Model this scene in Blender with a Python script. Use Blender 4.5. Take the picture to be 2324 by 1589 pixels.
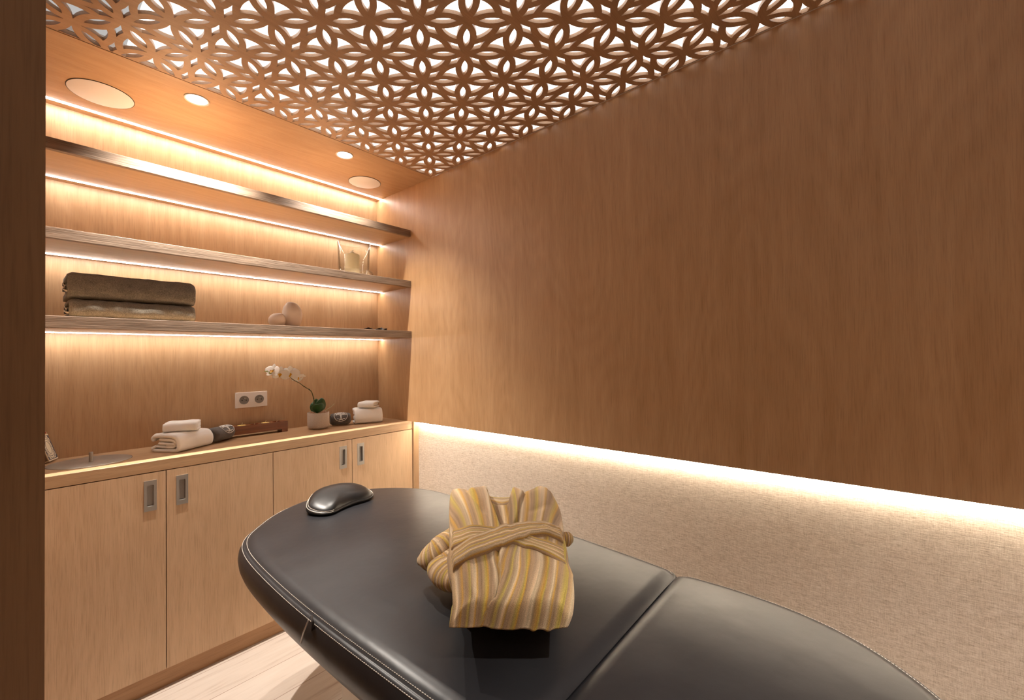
import bpy, bmesh, math, random
from mathutils import Vector, Matrix, noise
random.seed(7)
for o in list(bpy.data.objects): bpy.data.objects.remove(o, do_unlink=True)
S = bpy.context.scene
COL = S.collection
PI = math.pi

# ------------------------------------------------------------------ camera
F_PX, CX, CY = 973.7, 1162.0, 794.8
CAM = Vector((-1.5944, -2.525, 1.2883))
CR = Vector((0.64811743, -0.76141494, -0.01382346))
CU = Vector((-0.00222369, -0.02004407, 0.99979662))
CF = Vector((0.76153717, 0.64795488, 0.01468406))
cam = bpy.data.cameras.new('camera'); co = bpy.data.objects.new('camera', cam); COL.objects.link(co)
cam.sensor_width = 36; cam.sensor_fit = 'HORIZONTAL'; cam.lens = F_PX / 2324 * 36
cam.clip_start = 0.02; cam.clip_end = 50
M = Matrix((CR, CU, -CF)).transposed().to_4x4(); M.translation = CAM
co.matrix_world = M
S.camera = co

# ------------------------------------------------------------------ world, exposure
W = bpy.data.worlds.new('world'); S.world = W; W.use_nodes = True
W.node_tree.nodes['Background'].inputs[0].default_value = (1.0, 0.74, 0.52, 1)
W.node_tree.nodes['Background'].inputs[1].default_value = 0.09
S.view_settings.view_transform = 'Standard'; S.view_settings.look = 'None'
S.view_settings.gamma = 1; S.view_settings.use_curve_mapping = False
S.view_settings.exposure = 0.30

# light levels of the lamps the room has
LED_E = 29.0          # emission of the shelf strips
LED_TOP_E = 42.0
RECESS_E = 55.0
DOWN_W = 85.0
SKYLIGHT_E = 2.1
LEDCOL = (1.0, 0.92, 0.85)
DOWNCOL = (1.0, 0.92, 0.82)

def at(u, v, axis, val):
    d = CF + CR * ((u - CX) / F_PX) - CU * ((v - CY) / F_PX)
    t = (val - CAM[axis]) / d[axis]
    return CAM + d * t

# ------------------------------------------------------------------ helpers
ORG = {}
def org(o):
    v = Vector((0, 0, 0))
    while o is not None:
        v += ORG.get(o.name, Vector((0, 0, 0))); o = o.parent
    return v
def tag(o, label=None, cat=None, group=None, kind=None):
    if label: o['label'] = label
    if cat: o['category'] = cat
    if group: o['group'] = group
    if kind: o['kind'] = kind
    return o
def thing(name, label, cat, loc, group=None):
    o = bpy.data.objects.new(name, None); COL.objects.link(o); o.location = loc
    o.empty_display_size = 0.05
    ORG[o.name] = Vector(loc); tag(o, label, cat, group); return o
def obj(name, bm, mat, parent=None, smooth=False, origin=None, angle=None):
    """link bm (built in world coordinates) as one mesh object"""
    me = bpy.data.meshes.new(name)
    if not parent and origin is None:
        vs = [v.co for v in bm.verts]
        origin = Vector(((min(v.x for v in vs) + max(v.x for v in vs)) / 2, (min(v.y for v in vs) + max(v.y for v in vs)) / 2, min(v.z for v in vs)))
    off = org(parent) if parent else Vector(origin)
    for v in bm.verts: v.co -= off
    bmesh.ops.recalc_face_normals(bm, faces=bm.faces)
    bm.to_mesh(me); bm.free()
    if smooth:
        for p in me.polygons: p.use_smooth = True
    if isinstance(mat, (list, tuple)):
        for m in mat: me.materials.append(m)
    else: me.materials.append(mat)
    o = bpy.data.objects.new(name, me); COL.objects.link(o)
    if parent: o.parent = parent; ORG[o.name] = Vector((0, 0, 0))
    else: o.location = off; ORG[o.name] = Vector(off)
    if angle is not None:
        me.set_sharp_from_angle(angle=math.radians(angle))
    return o
def struct(name, bm, mat, **k):
    o = obj(name, bm, mat, **k); o['kind'] = 'structure'; return o
def addbox(bm, x0, x1, y0, y1, z0, z1, bev=0.0, seg=2, mi=0):
    t = bmesh.new()
    vs = [t.verts.new((x, y, z)) for x in (x0, x1) for y in (y0, y1) for z in (z0, z1)]
    for f in ((0,1,3,2),(4,6,7,5),(0,4,5,1),(2,3,7,6),(0,2,6,4),(1,5,7,3)):
        t.faces.new([vs[i] for i in f])
    bmesh.ops.recalc_face_normals(t, faces=t.faces)
    if bev: bmesh.ops.bevel(t, geom=list(t.edges), offset=bev, segments=seg, affect='EDGES', profile=.5)
    merge(bm, t, mi)
def merge(bm, t, mi=0, mtx=None):
    mp = {}
    for v in t.verts: mp[v] = bm.verts.new(mtx @ v.co if mtx else v.co)
    for f in t.faces:
        try:
            g = bm.faces.new([mp[v] for v in f.verts]); g.material_index = mi; g.smooth = f.smooth
        except ValueError: pass
    t.free()
def box(x0, x1, y0, y1, z0, z1, bev=0.0, seg=2):
    bm = bmesh.new(); addbox(bm, x0, x1, y0, y1, z0, z1, bev, seg); return bm
def lathe(bm, prof, c, n=48, mi=0, closed=False):
    """prof: (r, z) list, around vertical axis at c"""
    rings = []
    for r, z in prof:
        if r < 1e-6: rings.append([bm.verts.new((c[0], c[1], c[2] + z))])
        else: rings.append([bm.verts.new((c[0] + r * math.cos(2*PI*i/n), c[1] + r * math.sin(2*PI*i/n), c[2] + z)) for i in range(n)])
    pairs = list(zip(rings, rings[1:]))
    if closed: pairs.append((rings[-1], rings[0]))
    for a, b in pairs:
        for i in range(n):
            j = (i + 1) % n
            if len(a) == 1 and len(b) == 1: continue
            if len(a) == 1: f = bm.faces.new((a[0], b[i], b[j]))
            elif len(b) == 1: f = bm.faces.new((a[i], b[0], a[j]))
            else: f = bm.faces.new((a[i], b[i], b[j], a[j]))
            f.material_index = mi
def tube(bm, pts, rad, n=8, cap=True, mi=0, flat=1.0, up=None):
    pts = [Vector(p) for p in pts]
    if not isinstance(rad, (list, tuple)): rad = [rad] * len(pts)
    rings = []; prev = None
    for i, p in enumerate(pts):
        d = (pts[min(i+1, len(pts)-1)] - pts[max(i-1, 0)]).normalized()
        if prev is None:
            ref = Vector(up) if up else (Vector((0, 0, 1)) if abs(d.z) < .9 else Vector((1, 0, 0)))
        else: ref = prev
        a = (ref - d * ref.dot(d)).normalized(); b = d.cross(a); prev = a
        rings.append([bm.verts.new(p + a * (rad[i] * flat * math.cos(2*PI*k/n)) + b * (rad[i] * math.sin(2*PI*k/n))) for k in range(n)])
    for r, s in zip(rings, rings[1:]):
        for k in range(n):
            f = bm.faces.new((r[k], r[(k+1) % n], s[(k+1) % n], s[k])); f.material_index = mi
    if cap:
        for r in (rings[0], rings[-1]):
            f = bm.faces.new(r); f.material_index = mi
    return rings
def crom(P, n=8, closed=False):
    P = [Vector(p) for p in P]; out = []; N = len(P)
    rng = range(N) if closed else range(N - 1)
    for i in rng:
        if closed: a, b, c, d = P[(i-1) % N], P[i], P[(i+1) % N], P[(i+2) % N]
        else: a, b, c, d = P[max(i-1, 0)], P[i], P[i+1], P[min(i+2, N-1)]
        for k in range(n):
            t = k / n
            out.append(0.5 * ((2*b) + (c-a)*t + (2*a-5*b+4*c-d)*t*t + (3*b-a-3*c+d)*t**3))
    if not closed: out.append(P[-1])
    return out
def sm(a, b, x):
    if a == b: return float(x >= a)
    t = max(0, min(1, (x - a) / (b - a))); return t * t * (3 - 2 * t)
def lin(tab, x):
    if x <= tab[0][0]: return tab[0][1]
    for (a, p), (b, q) in zip(tab, tab[1:]):
        if x <= b:
            return p + (q - p) * (x - a) / (b - a)
    return tab[-1][1]

# ------------------------------------------------------------------ materials
def newmat(name):
    m = bpy.data.materials.new(name); m.use_nodes = True
    nt = m.node_tree; return m, nt, nt.nodes['Principled BSDF']
def N(nt, t, **k):
    n = nt.nodes.new(t)
    for a, b in k.items(): setattr(n, a, b)
    return n
def coords(nt, scale, rot=(0, 0, 0), kind='Object'):
    tc = N(nt, 'ShaderNodeTexCoord'); mp = N(nt, 'ShaderNodeMapping')
    mp.inputs['Scale'].default_value = scale; mp.inputs['Rotation'].default_value = rot
    nt.links.new(tc.outputs[kind], mp.inputs['Vector']); return mp.outputs['Vector']
def tex(nt, vec, scale, detail=3, rough=.5, dist=0):
    n = N(nt, 'ShaderNodeTexNoise'); n.inputs['Scale'].default_value = scale
    n.inputs['Detail'].default_value = detail; n.inputs['Roughness'].default_value = rough
    n.inputs['Distortion'].default_value = dist
    nt.links.new(vec, n.inputs['Vector']); return n.outputs['Fac']
def ramp(nt, fac, stops, interp='LINEAR'):
    r = N(nt, 'ShaderNodeValToRGB'); r.color_ramp.interpolation = interp
    e = r.color_ramp.elements
    while len(e) < len(stops): e.new(.5)
    for x, (p, c) in zip(e, stops):
        x.position = p; x.color = (*c, 1) if len(c) == 3 else c
    nt.links.new(fac, r.inputs['Fac']); return r.outputs['Color']
def mixc(nt, a, b, fac, mode='MIX'):
    n = N(nt, 'ShaderNodeMix', data_type='RGBA', blend_type=mode)
    if isinstance(fac, (int, float)): n.inputs[0].default_value = fac
    else: nt.links.new(fac, n.inputs[0])
    for s, v in ((6, a), (7, b)):
        if isinstance(v, tuple): n.inputs[s].default_value = (*v, 1)
        else: nt.links.new(v, n.inputs[s])
    return n.outputs[2]
def mth(nt, op, a, b=None):
    n = N(nt, 'ShaderNodeMath', operation=op)
    for i, v in enumerate((a, b)):
        if v is None: continue
        if isinstance(v, (int, float)): n.inputs[i].default_value = v
        else: nt.links.new(v, n.inputs[i])
    return n.outputs[0]
def bump(nt, b, h, strength, dist):
    n = N(nt, 'ShaderNodeBump'); n.inputs['Strength'].default_value = strength; n.inputs['Distance'].default_value = dist
    nt.links.new(h, n.inputs['Height']); nt.links.new(n.outputs[0], b.inputs['Normal']); return n
def wood(name, grain='z', light=(.50, .268, .132), dark=(.36, .165, .072), rough=.38, fig=1.0, bs=.25, spec=.5, coarse=1.0, pore=.35):
    """veneered oak: fine straight pores, slow cathedral figure along the grain axis"""
    m, nt, b = newmat(name)
    s = {'x': (.06, 1, 1), 'y': (1, .06, 1), 'z': (1, 1, .06)}[grain]
    s2 = {'x': (.22, 1, 1), 'y': (1, .22, 1), 'z': (1, 1, .22)}[grain]
    s3 = {'x': (.035, 1, 1), 'y': (1, .035, 1), 'z': (1, 1, .035)}[grain]
    v = coords(nt, s); v2 = coords(nt, s2); v3 = coords(nt, s3)
    broad = tex(nt, v, 5.0 * coarse, 2, .5)
    mid = tex(nt, v, 34 * coarse, 4, .6)
    big = tex(nt, v2, 2.2 * coarse, 2, .5)
    # cathedral figure: contour bands of a slow noise
    w = mth(nt, 'FRACT', mth(nt, 'MULTIPLY', big, 26.0 * fig))
    w = mth(nt, 'ABSOLUTE', mth(nt, 'SUBTRACT', w, .5))
    fine = tex(nt, v3, 330 * coarse, 3, .65)
    f = mth(nt, 'ADD', mth(nt, 'MULTIPLY', mid, .52), mth(nt, 'MULTIPLY', broad, .42))
    f = mth(nt, 'ADD', f, mth(nt, 'MULTIPLY', w, .20))
    c = ramp(nt, f, [(.30, dark), (.52, tuple((a + d) / 2 for a, d in zip(light, dark))), (.74, light)])
    pr = ramp(nt, fine, [(.30, (.50, .44, .40)), (.52, (1, 1, 1))])
    c = mixc(nt, c, pr, pore, 'MULTIPLY')
    nt.links.new(c, b.inputs['Base Color'])
    b.inputs['Roughness'].default_value = rough; b.inputs['Specular IOR Level'].default_value = spec
    bump(nt, b, fine, bs, .0008)
    return m
WL = (.56, .368, .212); WD = (.43, .260, .132)
M_wz = wood('oak_veneer_upright', 'z', WL, WD)
M_back = wood('oak_veneer_niche', 'z', WL, WD, rough=.42, fig=1.3)
M_wx = wood('oak_veneer_lengthwise', 'x', WL, WD)
M_panel = wood('oak_veneer_wall', 'z', (.55, .338, .175), (.41, .230, .104), rough=.40, bs=.35)
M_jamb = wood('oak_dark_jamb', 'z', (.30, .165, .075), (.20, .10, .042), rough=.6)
M_edge = wood('oak_solid_edge', 'x', (.36, .26, .185), (.13, .085, .055), rough=.5, fig=1.6, bs=1.0, coarse=.8, pore=.9)
M_door = wood('oak_cabinet_door', 'z', (.68, .475, .300), (.55, .365, .215), rough=.42, fig=1.2)
M_ceil = wood('oak_ceiling', 'x', (.54, .350, .205), (.42, .250, .130), rough=.42)
M_screen = wood('oak_ceiling_screen', 'x', (.50, .315, .185), (.36, .21, .115), rough=.42)
M_plinth = wood('oak_plinth', 'x', (.50, .30, .155), (.39, .21, .10), rough=.45)
M_red = wood('rosewood', 'x', (.27, .088, .024), (.13, .036, .010), rough=.28, coarse=2)

def plain(name, col, rough=.5, metal=0, spec=.5, bscale=0, bstr=.2, bdist=.001, var=0):
    m, nt, b = newmat(name)
    b.inputs['Base Color'].default_value = (*col, 1); b.inputs['Roughness'].default_value = rough
    b.inputs['Metallic'].default_value = metal; b.inputs['Specular IOR Level'].default_value = spec
    if bscale or var:
        v = coords(nt, (1, 1, 1)); n = tex(nt, v, bscale or 60, 3, .6)
        if bscale: bump(nt, b, n, bstr, bdist)
        if var:
            c = ramp(nt, n, [(.25, tuple(x * (1 - var) for x in col)), (.75, tuple(min(1, x * (1 + var)) for x in col))])
            nt.links.new(c, b.inputs['Base Color'])
    return m
def emit(name, col, strength):
    m = bpy.data.materials.new(name); m.use_nodes = True; nt = m.node_tree
    nt.nodes.remove(nt.nodes['Principled BSDF'])
    e = N(nt, 'ShaderNodeEmission'); e.inputs[0].default_value = (*col, 1); e.inputs[1].default_value = strength
    nt.links.new(e.outputs[0], nt.nodes['Material Output'].inputs[0]); return m
M_led = emit('led_strip', LEDCOL, LED_E)
M_ledtop = emit('led_strip_ceiling', LEDCOL, LED_TOP_E)
M_ledrec = emit('led_strip_recess', (1.0, .86, .68), RECESS_E)
M_lens = emit('downlight_lens', (1, .95, .88), 14)
M_sky = emit('backlit_ceiling_sheet', (1.0, .955, .92), SKYLIGHT_E)
M_steel = plain('brushed_steel', (.44, .42, .39), .42, .75, bscale=200, bstr=.1)
M_lid = plain('satin_steel_lid', (.50, .47, .42), .42, .85, var=.08)
M_white = plain('white_plastic', (.74, .69, .65), .35)
M_grille = plain('speaker_grille', (.88, .87, .90), .75, bscale=900, bstr=.2, bdist=.0005)
M_dark = plain('dark_gap', (.015, .009, .006), .8)
M_grey = plain('grey_socket', (.20, .185, .17), .4)
M_hole = plain('socket_hole', (.008, .008, .008), .6)
M_whitepaint = plain('white_plaster', (.78, .76, .74), .9)
M_thread = plain('ecru_thread', (.72, .66, .58), .7)
M_cream = plain('cream_lacquered_steel', (.86, .82, .72), .35)
M_clay = plain('unglazed_clay', (.74, .63, .54), .75, bscale=500, bstr=.15, bdist=.0006, var=.06)
M_petal = plain('orchid_petal', (.94, .93, .88), .5)
M_throat = plain('orchid_throat', (.75, .42, .03), .5)
M_bud = plain('orchid_bud', (.30, .38, .09), .5)
M_pedicel = plain('orchid_pedicel', (.75, .42, .24), .5)
M_stem = plain('orchid_stem', (.09, .085, .022), .5, var=.3, bscale=120)
M_leaf = plain('orchid_leaf', (.022, .075, .022), .28, var=.25)
M_bark = plain('bark_chips', (.36, .20, .11), .8, bscale=300, bstr=.5, var=.4)
M_root = plain('orchid_root', (.42, .36, .20), .6)
M_wax = plain('cream_wax', (.93, .86, .62), .4)
M_waxy = plain('yellow_wax', (.85, .62, .20), .4)
M_purple = plain('purple_wax', (.42, .28, .50), .4)
M_wick = plain('wick', (.80, .70, .42), .7)
M_tin = plain('tealight_cup', (.7, .66, .62), .3, 1)
M_leafd = plain('dry_dark_leaf', (.028, .014, .008), .55, bscale=90, bstr=.6)
M_dgrey = plain('label_charcoal', (.03, .03, .035), .7)

# leather
m, nt, b = newmat('black_leather'); M_leather = m
v = coords(nt, (1, 1, 1))
n1 = tex(nt, v, 420, 3, .6); n2 = tex(nt, v, 3.2, 3, .5)
nt.links.new(ramp(nt, n2, [(.3, (.014, .014, .0165)), (.7, (.021, .021, .024))]), b.inputs['Base Color'])
nt.links.new(ramp(nt, n2, [(.3, (.31,) * 3), (.7, (.39,) * 3)]), b.inputs['Roughness'])
b.inputs['Specular IOR Level'].default_value = .30
bump(nt, b, mth(nt, 'ADD', mth(nt, 'MULTIPLY', n1, .3), mth(nt, 'MULTIPLY', tex(nt, v, 9, 3, .5), 8.0)), .16, .0012)
m, nt, b = newmat('black_leather_smooth'); M_leather2 = m
b.inputs['Base Color'].default_value = (.010, .009, .009, 1); b.inputs['Roughness'].default_value = .36
b.inputs['Specular IOR Level'].default_value = .38
bump(nt, b, tex(nt, coords(nt, (1, 1, 1)), 420, 3, .6), .08, .0006)

# woven wall fabric
m, nt, b = newmat('woven_wall_fabric'); M_fabric = m
va = coords(nt, (1, .10, 1)); vb = coords(nt, (1, 1, .10)); v = coords(nt, (1, 1, 1))
h1 = tex(nt, va, 480, 3, .7); h2 = tex(nt, vb, 620, 3, .7); h3 = tex(nt, v, 8, 3, .5)
h = mth(nt, 'ADD', mth(nt, 'MULTIPLY', h1, .6), mth(nt, 'MULTIPLY', h2, .4))
nt.links.new(ramp(nt, h, [(.36, (.40, .325, .25)), (.50, (.61, .52, .425)), (.64, (.74, .66, .57))]), b.inputs['Base Color'])
b.inputs['Roughness'].default_value = .62; b.inputs['Specular IOR Level'].default_value = .5
bump(nt, b, h, .6, .0016)

# whitewashed floor boards, running along x
m, nt, b = newmat('pale_floor_boards'); M_floor = m
vf = coords(nt, (.10, 1, 1)); v1 = coords(nt, (1, 1, 1))
g1 = tex(nt, vf, 9, 5, .6, .6); g2 = tex(nt, vf, 60, 4, .6); g3 = tex(nt, v1, 3, 2, .5)
f = mth(nt, 'ADD', mth(nt, 'MULTIPLY', g1, .6), mth(nt, 'MULTIPLY', g2, .4))
c = ramp(nt, f, [(.32, (.36, .275, .225)), (.46, (.53, .455, .40)), (.68, (.60, .53, .475))])
brk = N(nt, 'ShaderNodeTexBrick'); nt.links.new(v1, brk.inputs['Vector'])
brk.inputs['Scale'].default_value = 1; brk.inputs['Brick Width'].default_value = 3.4; brk.inputs['Row Height'].default_value = .19
brk.inputs['Mortar Size'].default_value = .0012; brk.inputs['Color1'].default_value = (1, 1, 1, 1); brk.inputs['Color2'].default_value = (.90, .88, .86, 1)
brk.inputs['Mortar'].default_value = (.35, .25, .2, 1)
nt.links.new(mixc(nt, c, brk.outputs['Color'], 1.0, 'MULTIPLY'), b.inputs['Base Color'])
b.inputs['Roughness'].default_value = .5

# terry cloth
def terry(name, col, var=.25, bstr=.9, scale=520, bdist=.003, sheen=.3):
    m, nt, b = newmat(name)
    v = coords(nt, (1, 1, 1)); a = tex(nt, v, scale, 3, .7); c = tex(nt, v, 40, 3, .6)
    f = mth(nt, 'ADD', mth(nt, 'MULTIPLY', a, .75), mth(nt, 'MULTIPLY', c, .25))
    nt.links.new(ramp(nt, f, [(.3, tuple(x * (1 - var) for x in col)), (.7, tuple(min(.95, x * (1 + var)) for x in col))]), b.inputs['Base Color'])
    b.inputs['Roughness'].default_value = .95; b.inputs['Specular IOR Level'].default_value = .1
    b.inputs['Sheen Weight'].default_value = sheen; b.inputs['Sheen Roughness'].default_value = .5
    bump(nt, b, f, bstr, bdist); return m
M_tw = terry('white_terry', (.92, .90, .87), .05, .6, 900)
M_tg = terry('charcoal_terry', (.115, .103, .095), .55, 1.0, 700)
M_taupe = terry('taupe_terry', (.205, .185, .148), .6, 1.0, 330)
M_embr = plain('pale_embroidery', (.62, .60, .57), .7)

# robe: stripes follow the cloth (uv)
m, nt, b = newmat('striped_velour'); M_robe = m
tc = N(nt, 'ShaderNodeTexCoord'); sp_ = N(nt, 'ShaderNodeSeparateXYZ'); nt.links.new(tc.outputs['UV'], sp_.inputs[0])
mp = N(nt, 'ShaderNodeMapping'); mp.inputs['Scale'].default_value = (2.5, 1.2, 1); nt.links.new(tc.outputs['UV'], mp.inputs['Vector'])
wob_ = mth(nt, 'MULTIPLY', mth(nt, 'SUBTRACT', tex(nt, mp.outputs[0], 2.0, 2, .5), .5), .030)
uu = mth(nt, 'FRACT', mth(nt, 'ADD', mth(nt, 'MULTIPLY', sp_.outputs[0], 1.75), wob_))
taupe = (.42, .285, .165); must = (.62, .36, .065); oliv = (.60, .47, .12); pale = (.86, .70, .47); mau = (.51, .36, .23); tan_ = (.62, .44, .24)
seq = [taupe, tan_, pale, mau, must, mau, taupe, oliv, mau, pale, must, mau, taupe, tan_, oliv, must, taupe, mau, pale, taupe, must, oliv, taupe, mau, pale, tan_, must, taupe, mau, oliv]
rnd0 = random.Random(11); ws = [rnd0.uniform(.6, 1.5) * (1.5 if q in (taupe, mau) else .8) for q in seq]; tot = sum(ws)
x_ = 0; stops = []
for q, w_ in zip(seq, ws): stops.append((x_ / tot, q)); x_ += w_
c1 = ramp(nt, uu, stops, 'B_SPLINE'); c1 = mixc(nt, c1, ramp(nt, uu, stops, 'LINEAR'), .6)
mp2 = N(nt, 'ShaderNodeMapping'); mp2.inputs['Scale'].default_value = (26, .8, 1); nt.links.new(tc.outputs['UV'], mp2.inputs['Vector'])
st2 = tex(nt, mp2.outputs[0], 1.6, 2, .6)
c = mixc(nt, c1, ramp(nt, st2, [(.3, (.72, .70, .66)), (.5, (1, 1, 1)), (.7, (1.22, 1.18, 1.12))]), 1.0, 'MULTIPLY')
vo = coords(nt, (1, 1, 1)); fz = tex(nt, vo, 700, 3, .7)
c = mixc(nt, c, ramp(nt, fz, [(.3, (.72, .70, .68)), (.7, (1.25, 1.22, 1.2))]), .8, 'MULTIPLY')
nt.links.new(c, b.inputs['Base Color']); b.inputs['Roughness'].default_value = .95
b.inputs['Specular IOR Level'].default_value = .1
b.inputs['Sheen Weight'].default_value = .25; b.inputs['Sheen Roughness'].default_value = .4
bump(nt, b, fz, .7, .0018)

# glass
m = bpy.data.materials.new('clear_glass'); m.use_nodes = True; nt = m.node_tree; M_glass = m
nt.nodes.remove(nt.nodes['Principled BSDF'])
lw = N(nt, 'ShaderNodeLayerWeight'); lw.inputs[0].default_value = .12
tr = N(nt, 'ShaderNodeBsdfTransparent'); tr.inputs[0].default_value = (.97, .98, .97, 1); gl = N(nt, 'ShaderNodeBsdfGlossy'); gl.inputs['Roughness'].default_value = .03; gl.inputs[0].default_value = (.9, .9, .9, 1)
mx = N(nt, 'ShaderNodeMixShader'); nt.links.new(mth(nt, 'ADD', mth(nt, 'MULTIPLY', lw.outputs['Fresnel'], .6), .05), mx.inputs[0])
nt.links.new(tr.outputs[0], mx.inputs[1]); nt.links.new(gl.outputs[0], mx.inputs[2]); nt.links.new(mx.outputs[0], nt.nodes['Material Output'].inputs[0])

# pot: embossed diamond lattice
m, nt, b = newmat('embossed_pot'); M_pot = m
tc = N(nt, 'ShaderNodeTexCoord'); mp = N(nt, 'ShaderNodeMapping'); mp.inputs['Scale'].default_value = (60, 15, 1); mp.inputs['Rotation'].default_value = (0, 0, 0)
nt.links.new(tc.outputs['UV'], mp.inputs['Vector'])
sx = N(nt, 'ShaderNodeSeparateXYZ'); nt.links.new(mp.outputs[0], sx.inputs[0])
aa = mth(nt, 'ABSOLUTE', mth(nt, 'SINE', mth(nt, 'MULTIPLY', mth(nt, 'ADD', sx.outputs[0], sx.outputs[1]), PI / 1)))
bb = mth(nt, 'ABSOLUTE', mth(nt, 'SINE', mth(nt, 'MULTIPLY', mth(nt, 'SUBTRACT', sx.outputs[0], sx.outputs[1]), PI / 1)))
hh = mth(nt, 'MINIMUM', aa, bb)
nt.links.new(ramp(nt, hh, [(.05, (.36, .27, .20)), (.5, (.66, .56, .47))]), b.inputs['Base Color'])
b.inputs['Roughness'].default_value = .6; bump(nt, b, hh, .7, .002)

# matchbox label art
M_box = plain('matchbox_card', (.72, .60, .42), .6, var=.05)
M_ink = plain('matchbox_ink', (.07, .06, .085), .6)
M_pale = plain('matchbox_pale', (.70, .64, .52), .6)
M_redh = plain('match_heads', (.42, .04, .03), .6)
M_match = plain('match_sticks', (.72, .42, .12), .6, var=.3, bscale=200)
M_strike = plain('striker_brown', (.20, .12, .07), .8)
M_yel = plain('yellow_stripe', (.75, .45, .05), .6)

# ------------------------------------------------------------------ setting
XL, YF, ZC = -1.5755, -3.9, 2.3343
HC, TH, D = 0.90, 0.0422, 0.3683
PY = -0.5744                      # edge of the perforated ceiling field
DEEP = 0.034                      # depth of the upholstered recess
struct('floor', box(-3.2, .1, YF, .05, -.05, 0), M_floor, origin=(0, 0, -.05))
struct('wall_back', box(-1.9, .05, 0, .05, 0, ZC), M_back)
# right wall: veneered panel above, upholstered recess below
struct('wall_right', box(0, .06, YF, 0, HC, ZC), M_panel)
bm = box(DEEP, .09, YF, -.38, 0, HC)
struct('wall_right_fabric', bm, M_fabric)
bm = box(0, .06, -.38, 0, 0, HC)
struct('trim_1', bm, M_wz)
# left wall with the doorway the picture is taken from
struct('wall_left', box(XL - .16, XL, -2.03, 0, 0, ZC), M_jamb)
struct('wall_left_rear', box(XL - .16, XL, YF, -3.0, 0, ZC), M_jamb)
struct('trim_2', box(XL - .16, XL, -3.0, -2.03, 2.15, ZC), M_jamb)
struct('wall_front', box(XL - .16, .06, YF - .05, YF, 0, ZC), M_panel)
struct('wall_hall', box(-3.2, -3.15, YF, .05, 0, ZC), M_panel)
# ceiling: solid veneered border over the niche, plaster above the perforated field
bm = bmesh.new()
addbox(bm, XL - .16, .06, PY + .002, -.062, ZC, ZC + .018)
addbox(bm, XL - .16, .06, -.040, .05, ZC, ZC + .018)
struct('ceiling', bm, M_ceil)
struct('ceiling_plenum', box(XL - .3, .2, YF, .05, ZC + .09, ZC + .11), M_whitepaint)
bm = bmesh.new()
addbox(bm, XL - .16, .06, PY + .0, PY + .02, ZC + .019, ZC + .09)
struct('trim_3', bm, M_whitepaint)
struct('ceiling_hall', box(-3.2, XL - .16, YF, .05, ZC, ZC + .02), M_whitepaint)
struct('baseboard_back', box(XL, 0, -D + .020, -D + .035, 0, .0745), M_plinth)

# ---- perforated ceiling panel
A0 = Vector((-.66940, -1.57593)); E1 = Vector((-.09990, .11437)); E2 = Vector((.09646, .11229))
def lat(p, q): return A0 + E1 * p + E2 * q
RI, RO = .575, .715
def arc(cx, cy, r, a0, a1, n):
    return [(cx + r * math.cos(a0 + (a1 - a0) * i / n), cy + r * math.sin(a0 + (a1 - a0) * i / n)) for i in range(n + 1)]
def cellholes():
    """openings of one lattice cell, A nodes at (0,0) and (1,1): two triangles, two lozenges"""
    out = []
    def mk(A):   # triangle next to node (0,0), then mirrored
        # bounded by circle RO about (.5,-.5), circle RO about (-.5,.5), circle RI about A node, clipped by RI about (.5,.5)
        pts = []
        n = 7
        def on_lower(t):   # point on circle RO about (.5,-.5) with x = t
            return (t, -.5 + math.sqrt(RO**2 - (t - .5)**2))
        # corner near node: where |p-(.5,.5)| = RI on the diagonal
        d0 = .5 - RI / math.sqrt(2)
        lo = None
        # start x of the lower arc: intersection with the small chamfer x+y = 2*d0
        xs = [d0 + i * .002 for i in range(400)]
        xa = next(x for x in xs if True and on_lower(x)[1] <= 10 and (x + on_lower(x)[1]) >= 2 * d0 and on_lower(x)[1] <= x + .0001) if False else d0 * 1.12
        # end of the lower arc: radius RI from A
        xe = next(x for x in xs if math.hypot(*on_lower(x)) >= RI - .002)
        low = [on_lower(xa + (xe - xa) * i / n) for i in range(n + 1)]
        a0 = math.atan2(low[-1][1], low[-1][0]); r = RI - .002
        outer = [(r * math.cos(a0 + (PI / 2 - 2 * a0) * i / 8), r * math.sin(a0 + (PI / 2 - 2 * a0) * i / 8)) for i in range(1, 8)]
        up = [(y, x) for x, y in reversed(low)]
        return low + outer + up
    T = mk(0)
    out.append(T); out.append([(1 - x, 1 - y) for x, y in T])
    # lozenge at B node (1,0): bounded by circle RO about (.5,-.5), circle RO about (1.5,.5), RO' about (0,0) and (1,1)
    def loz():
        n = 6; r2 = .715
        def lowc(x): return (x, -.5 + math.sqrt(RO**2 - (x - .5)**2))
        xs = [.5 + i * .001 for i in range(500)]
        x0 = next(x for x in xs if math.hypot(*lowc(x)) >= r2)
        # mirror of the shape across the diagonal through (1,0) and (.5,.5): (x,y)->(1-y,1-x)
        # near-node corner where the curve meets its mirror image
        x1 = next(x for x in xs if lowc(x)[0] + lowc(x)[1] >= 10 or (lowc(x)[0] >= 1 - lowc(x)[1] + 0 and False) or math.hypot(lowc(x)[0] - .5, lowc(x)[1] - .5) >= RI)
        low = [lowc(x0 + (x1 - x0) * i / n) for i in range(n + 1)]
        right = [(1 - y, 1 - x) for x, y in reversed(low)]
        # arcs of the rings about (0,0) and (1,1) meeting on the diagonal
        a_s = math.atan2(low[0][1], low[0][0])
        t = None
        for i in range(900):
            q = .5 + i * .0005    # point (q, 1-q)
            if math.hypot(q, 1 - q) >= r2 + 0: t = q; break
        a_e = math.atan2(1 - t, t)
        left = [(r2 * math.cos(a_e + (a_s - a_e) * i / 4), r2 * math.sin(a_e + (a_s - a_e) * i / 4)) for i in range(0, 4)]
        top = [(1 - y, 1 - x) for x, y in reversed(left)]
        return low + right[1:] + top[:-1] + left
    L = loz()
    out.append(L); out.append([(1 - x, 1 - y) for x, y in L])
    return out
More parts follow.
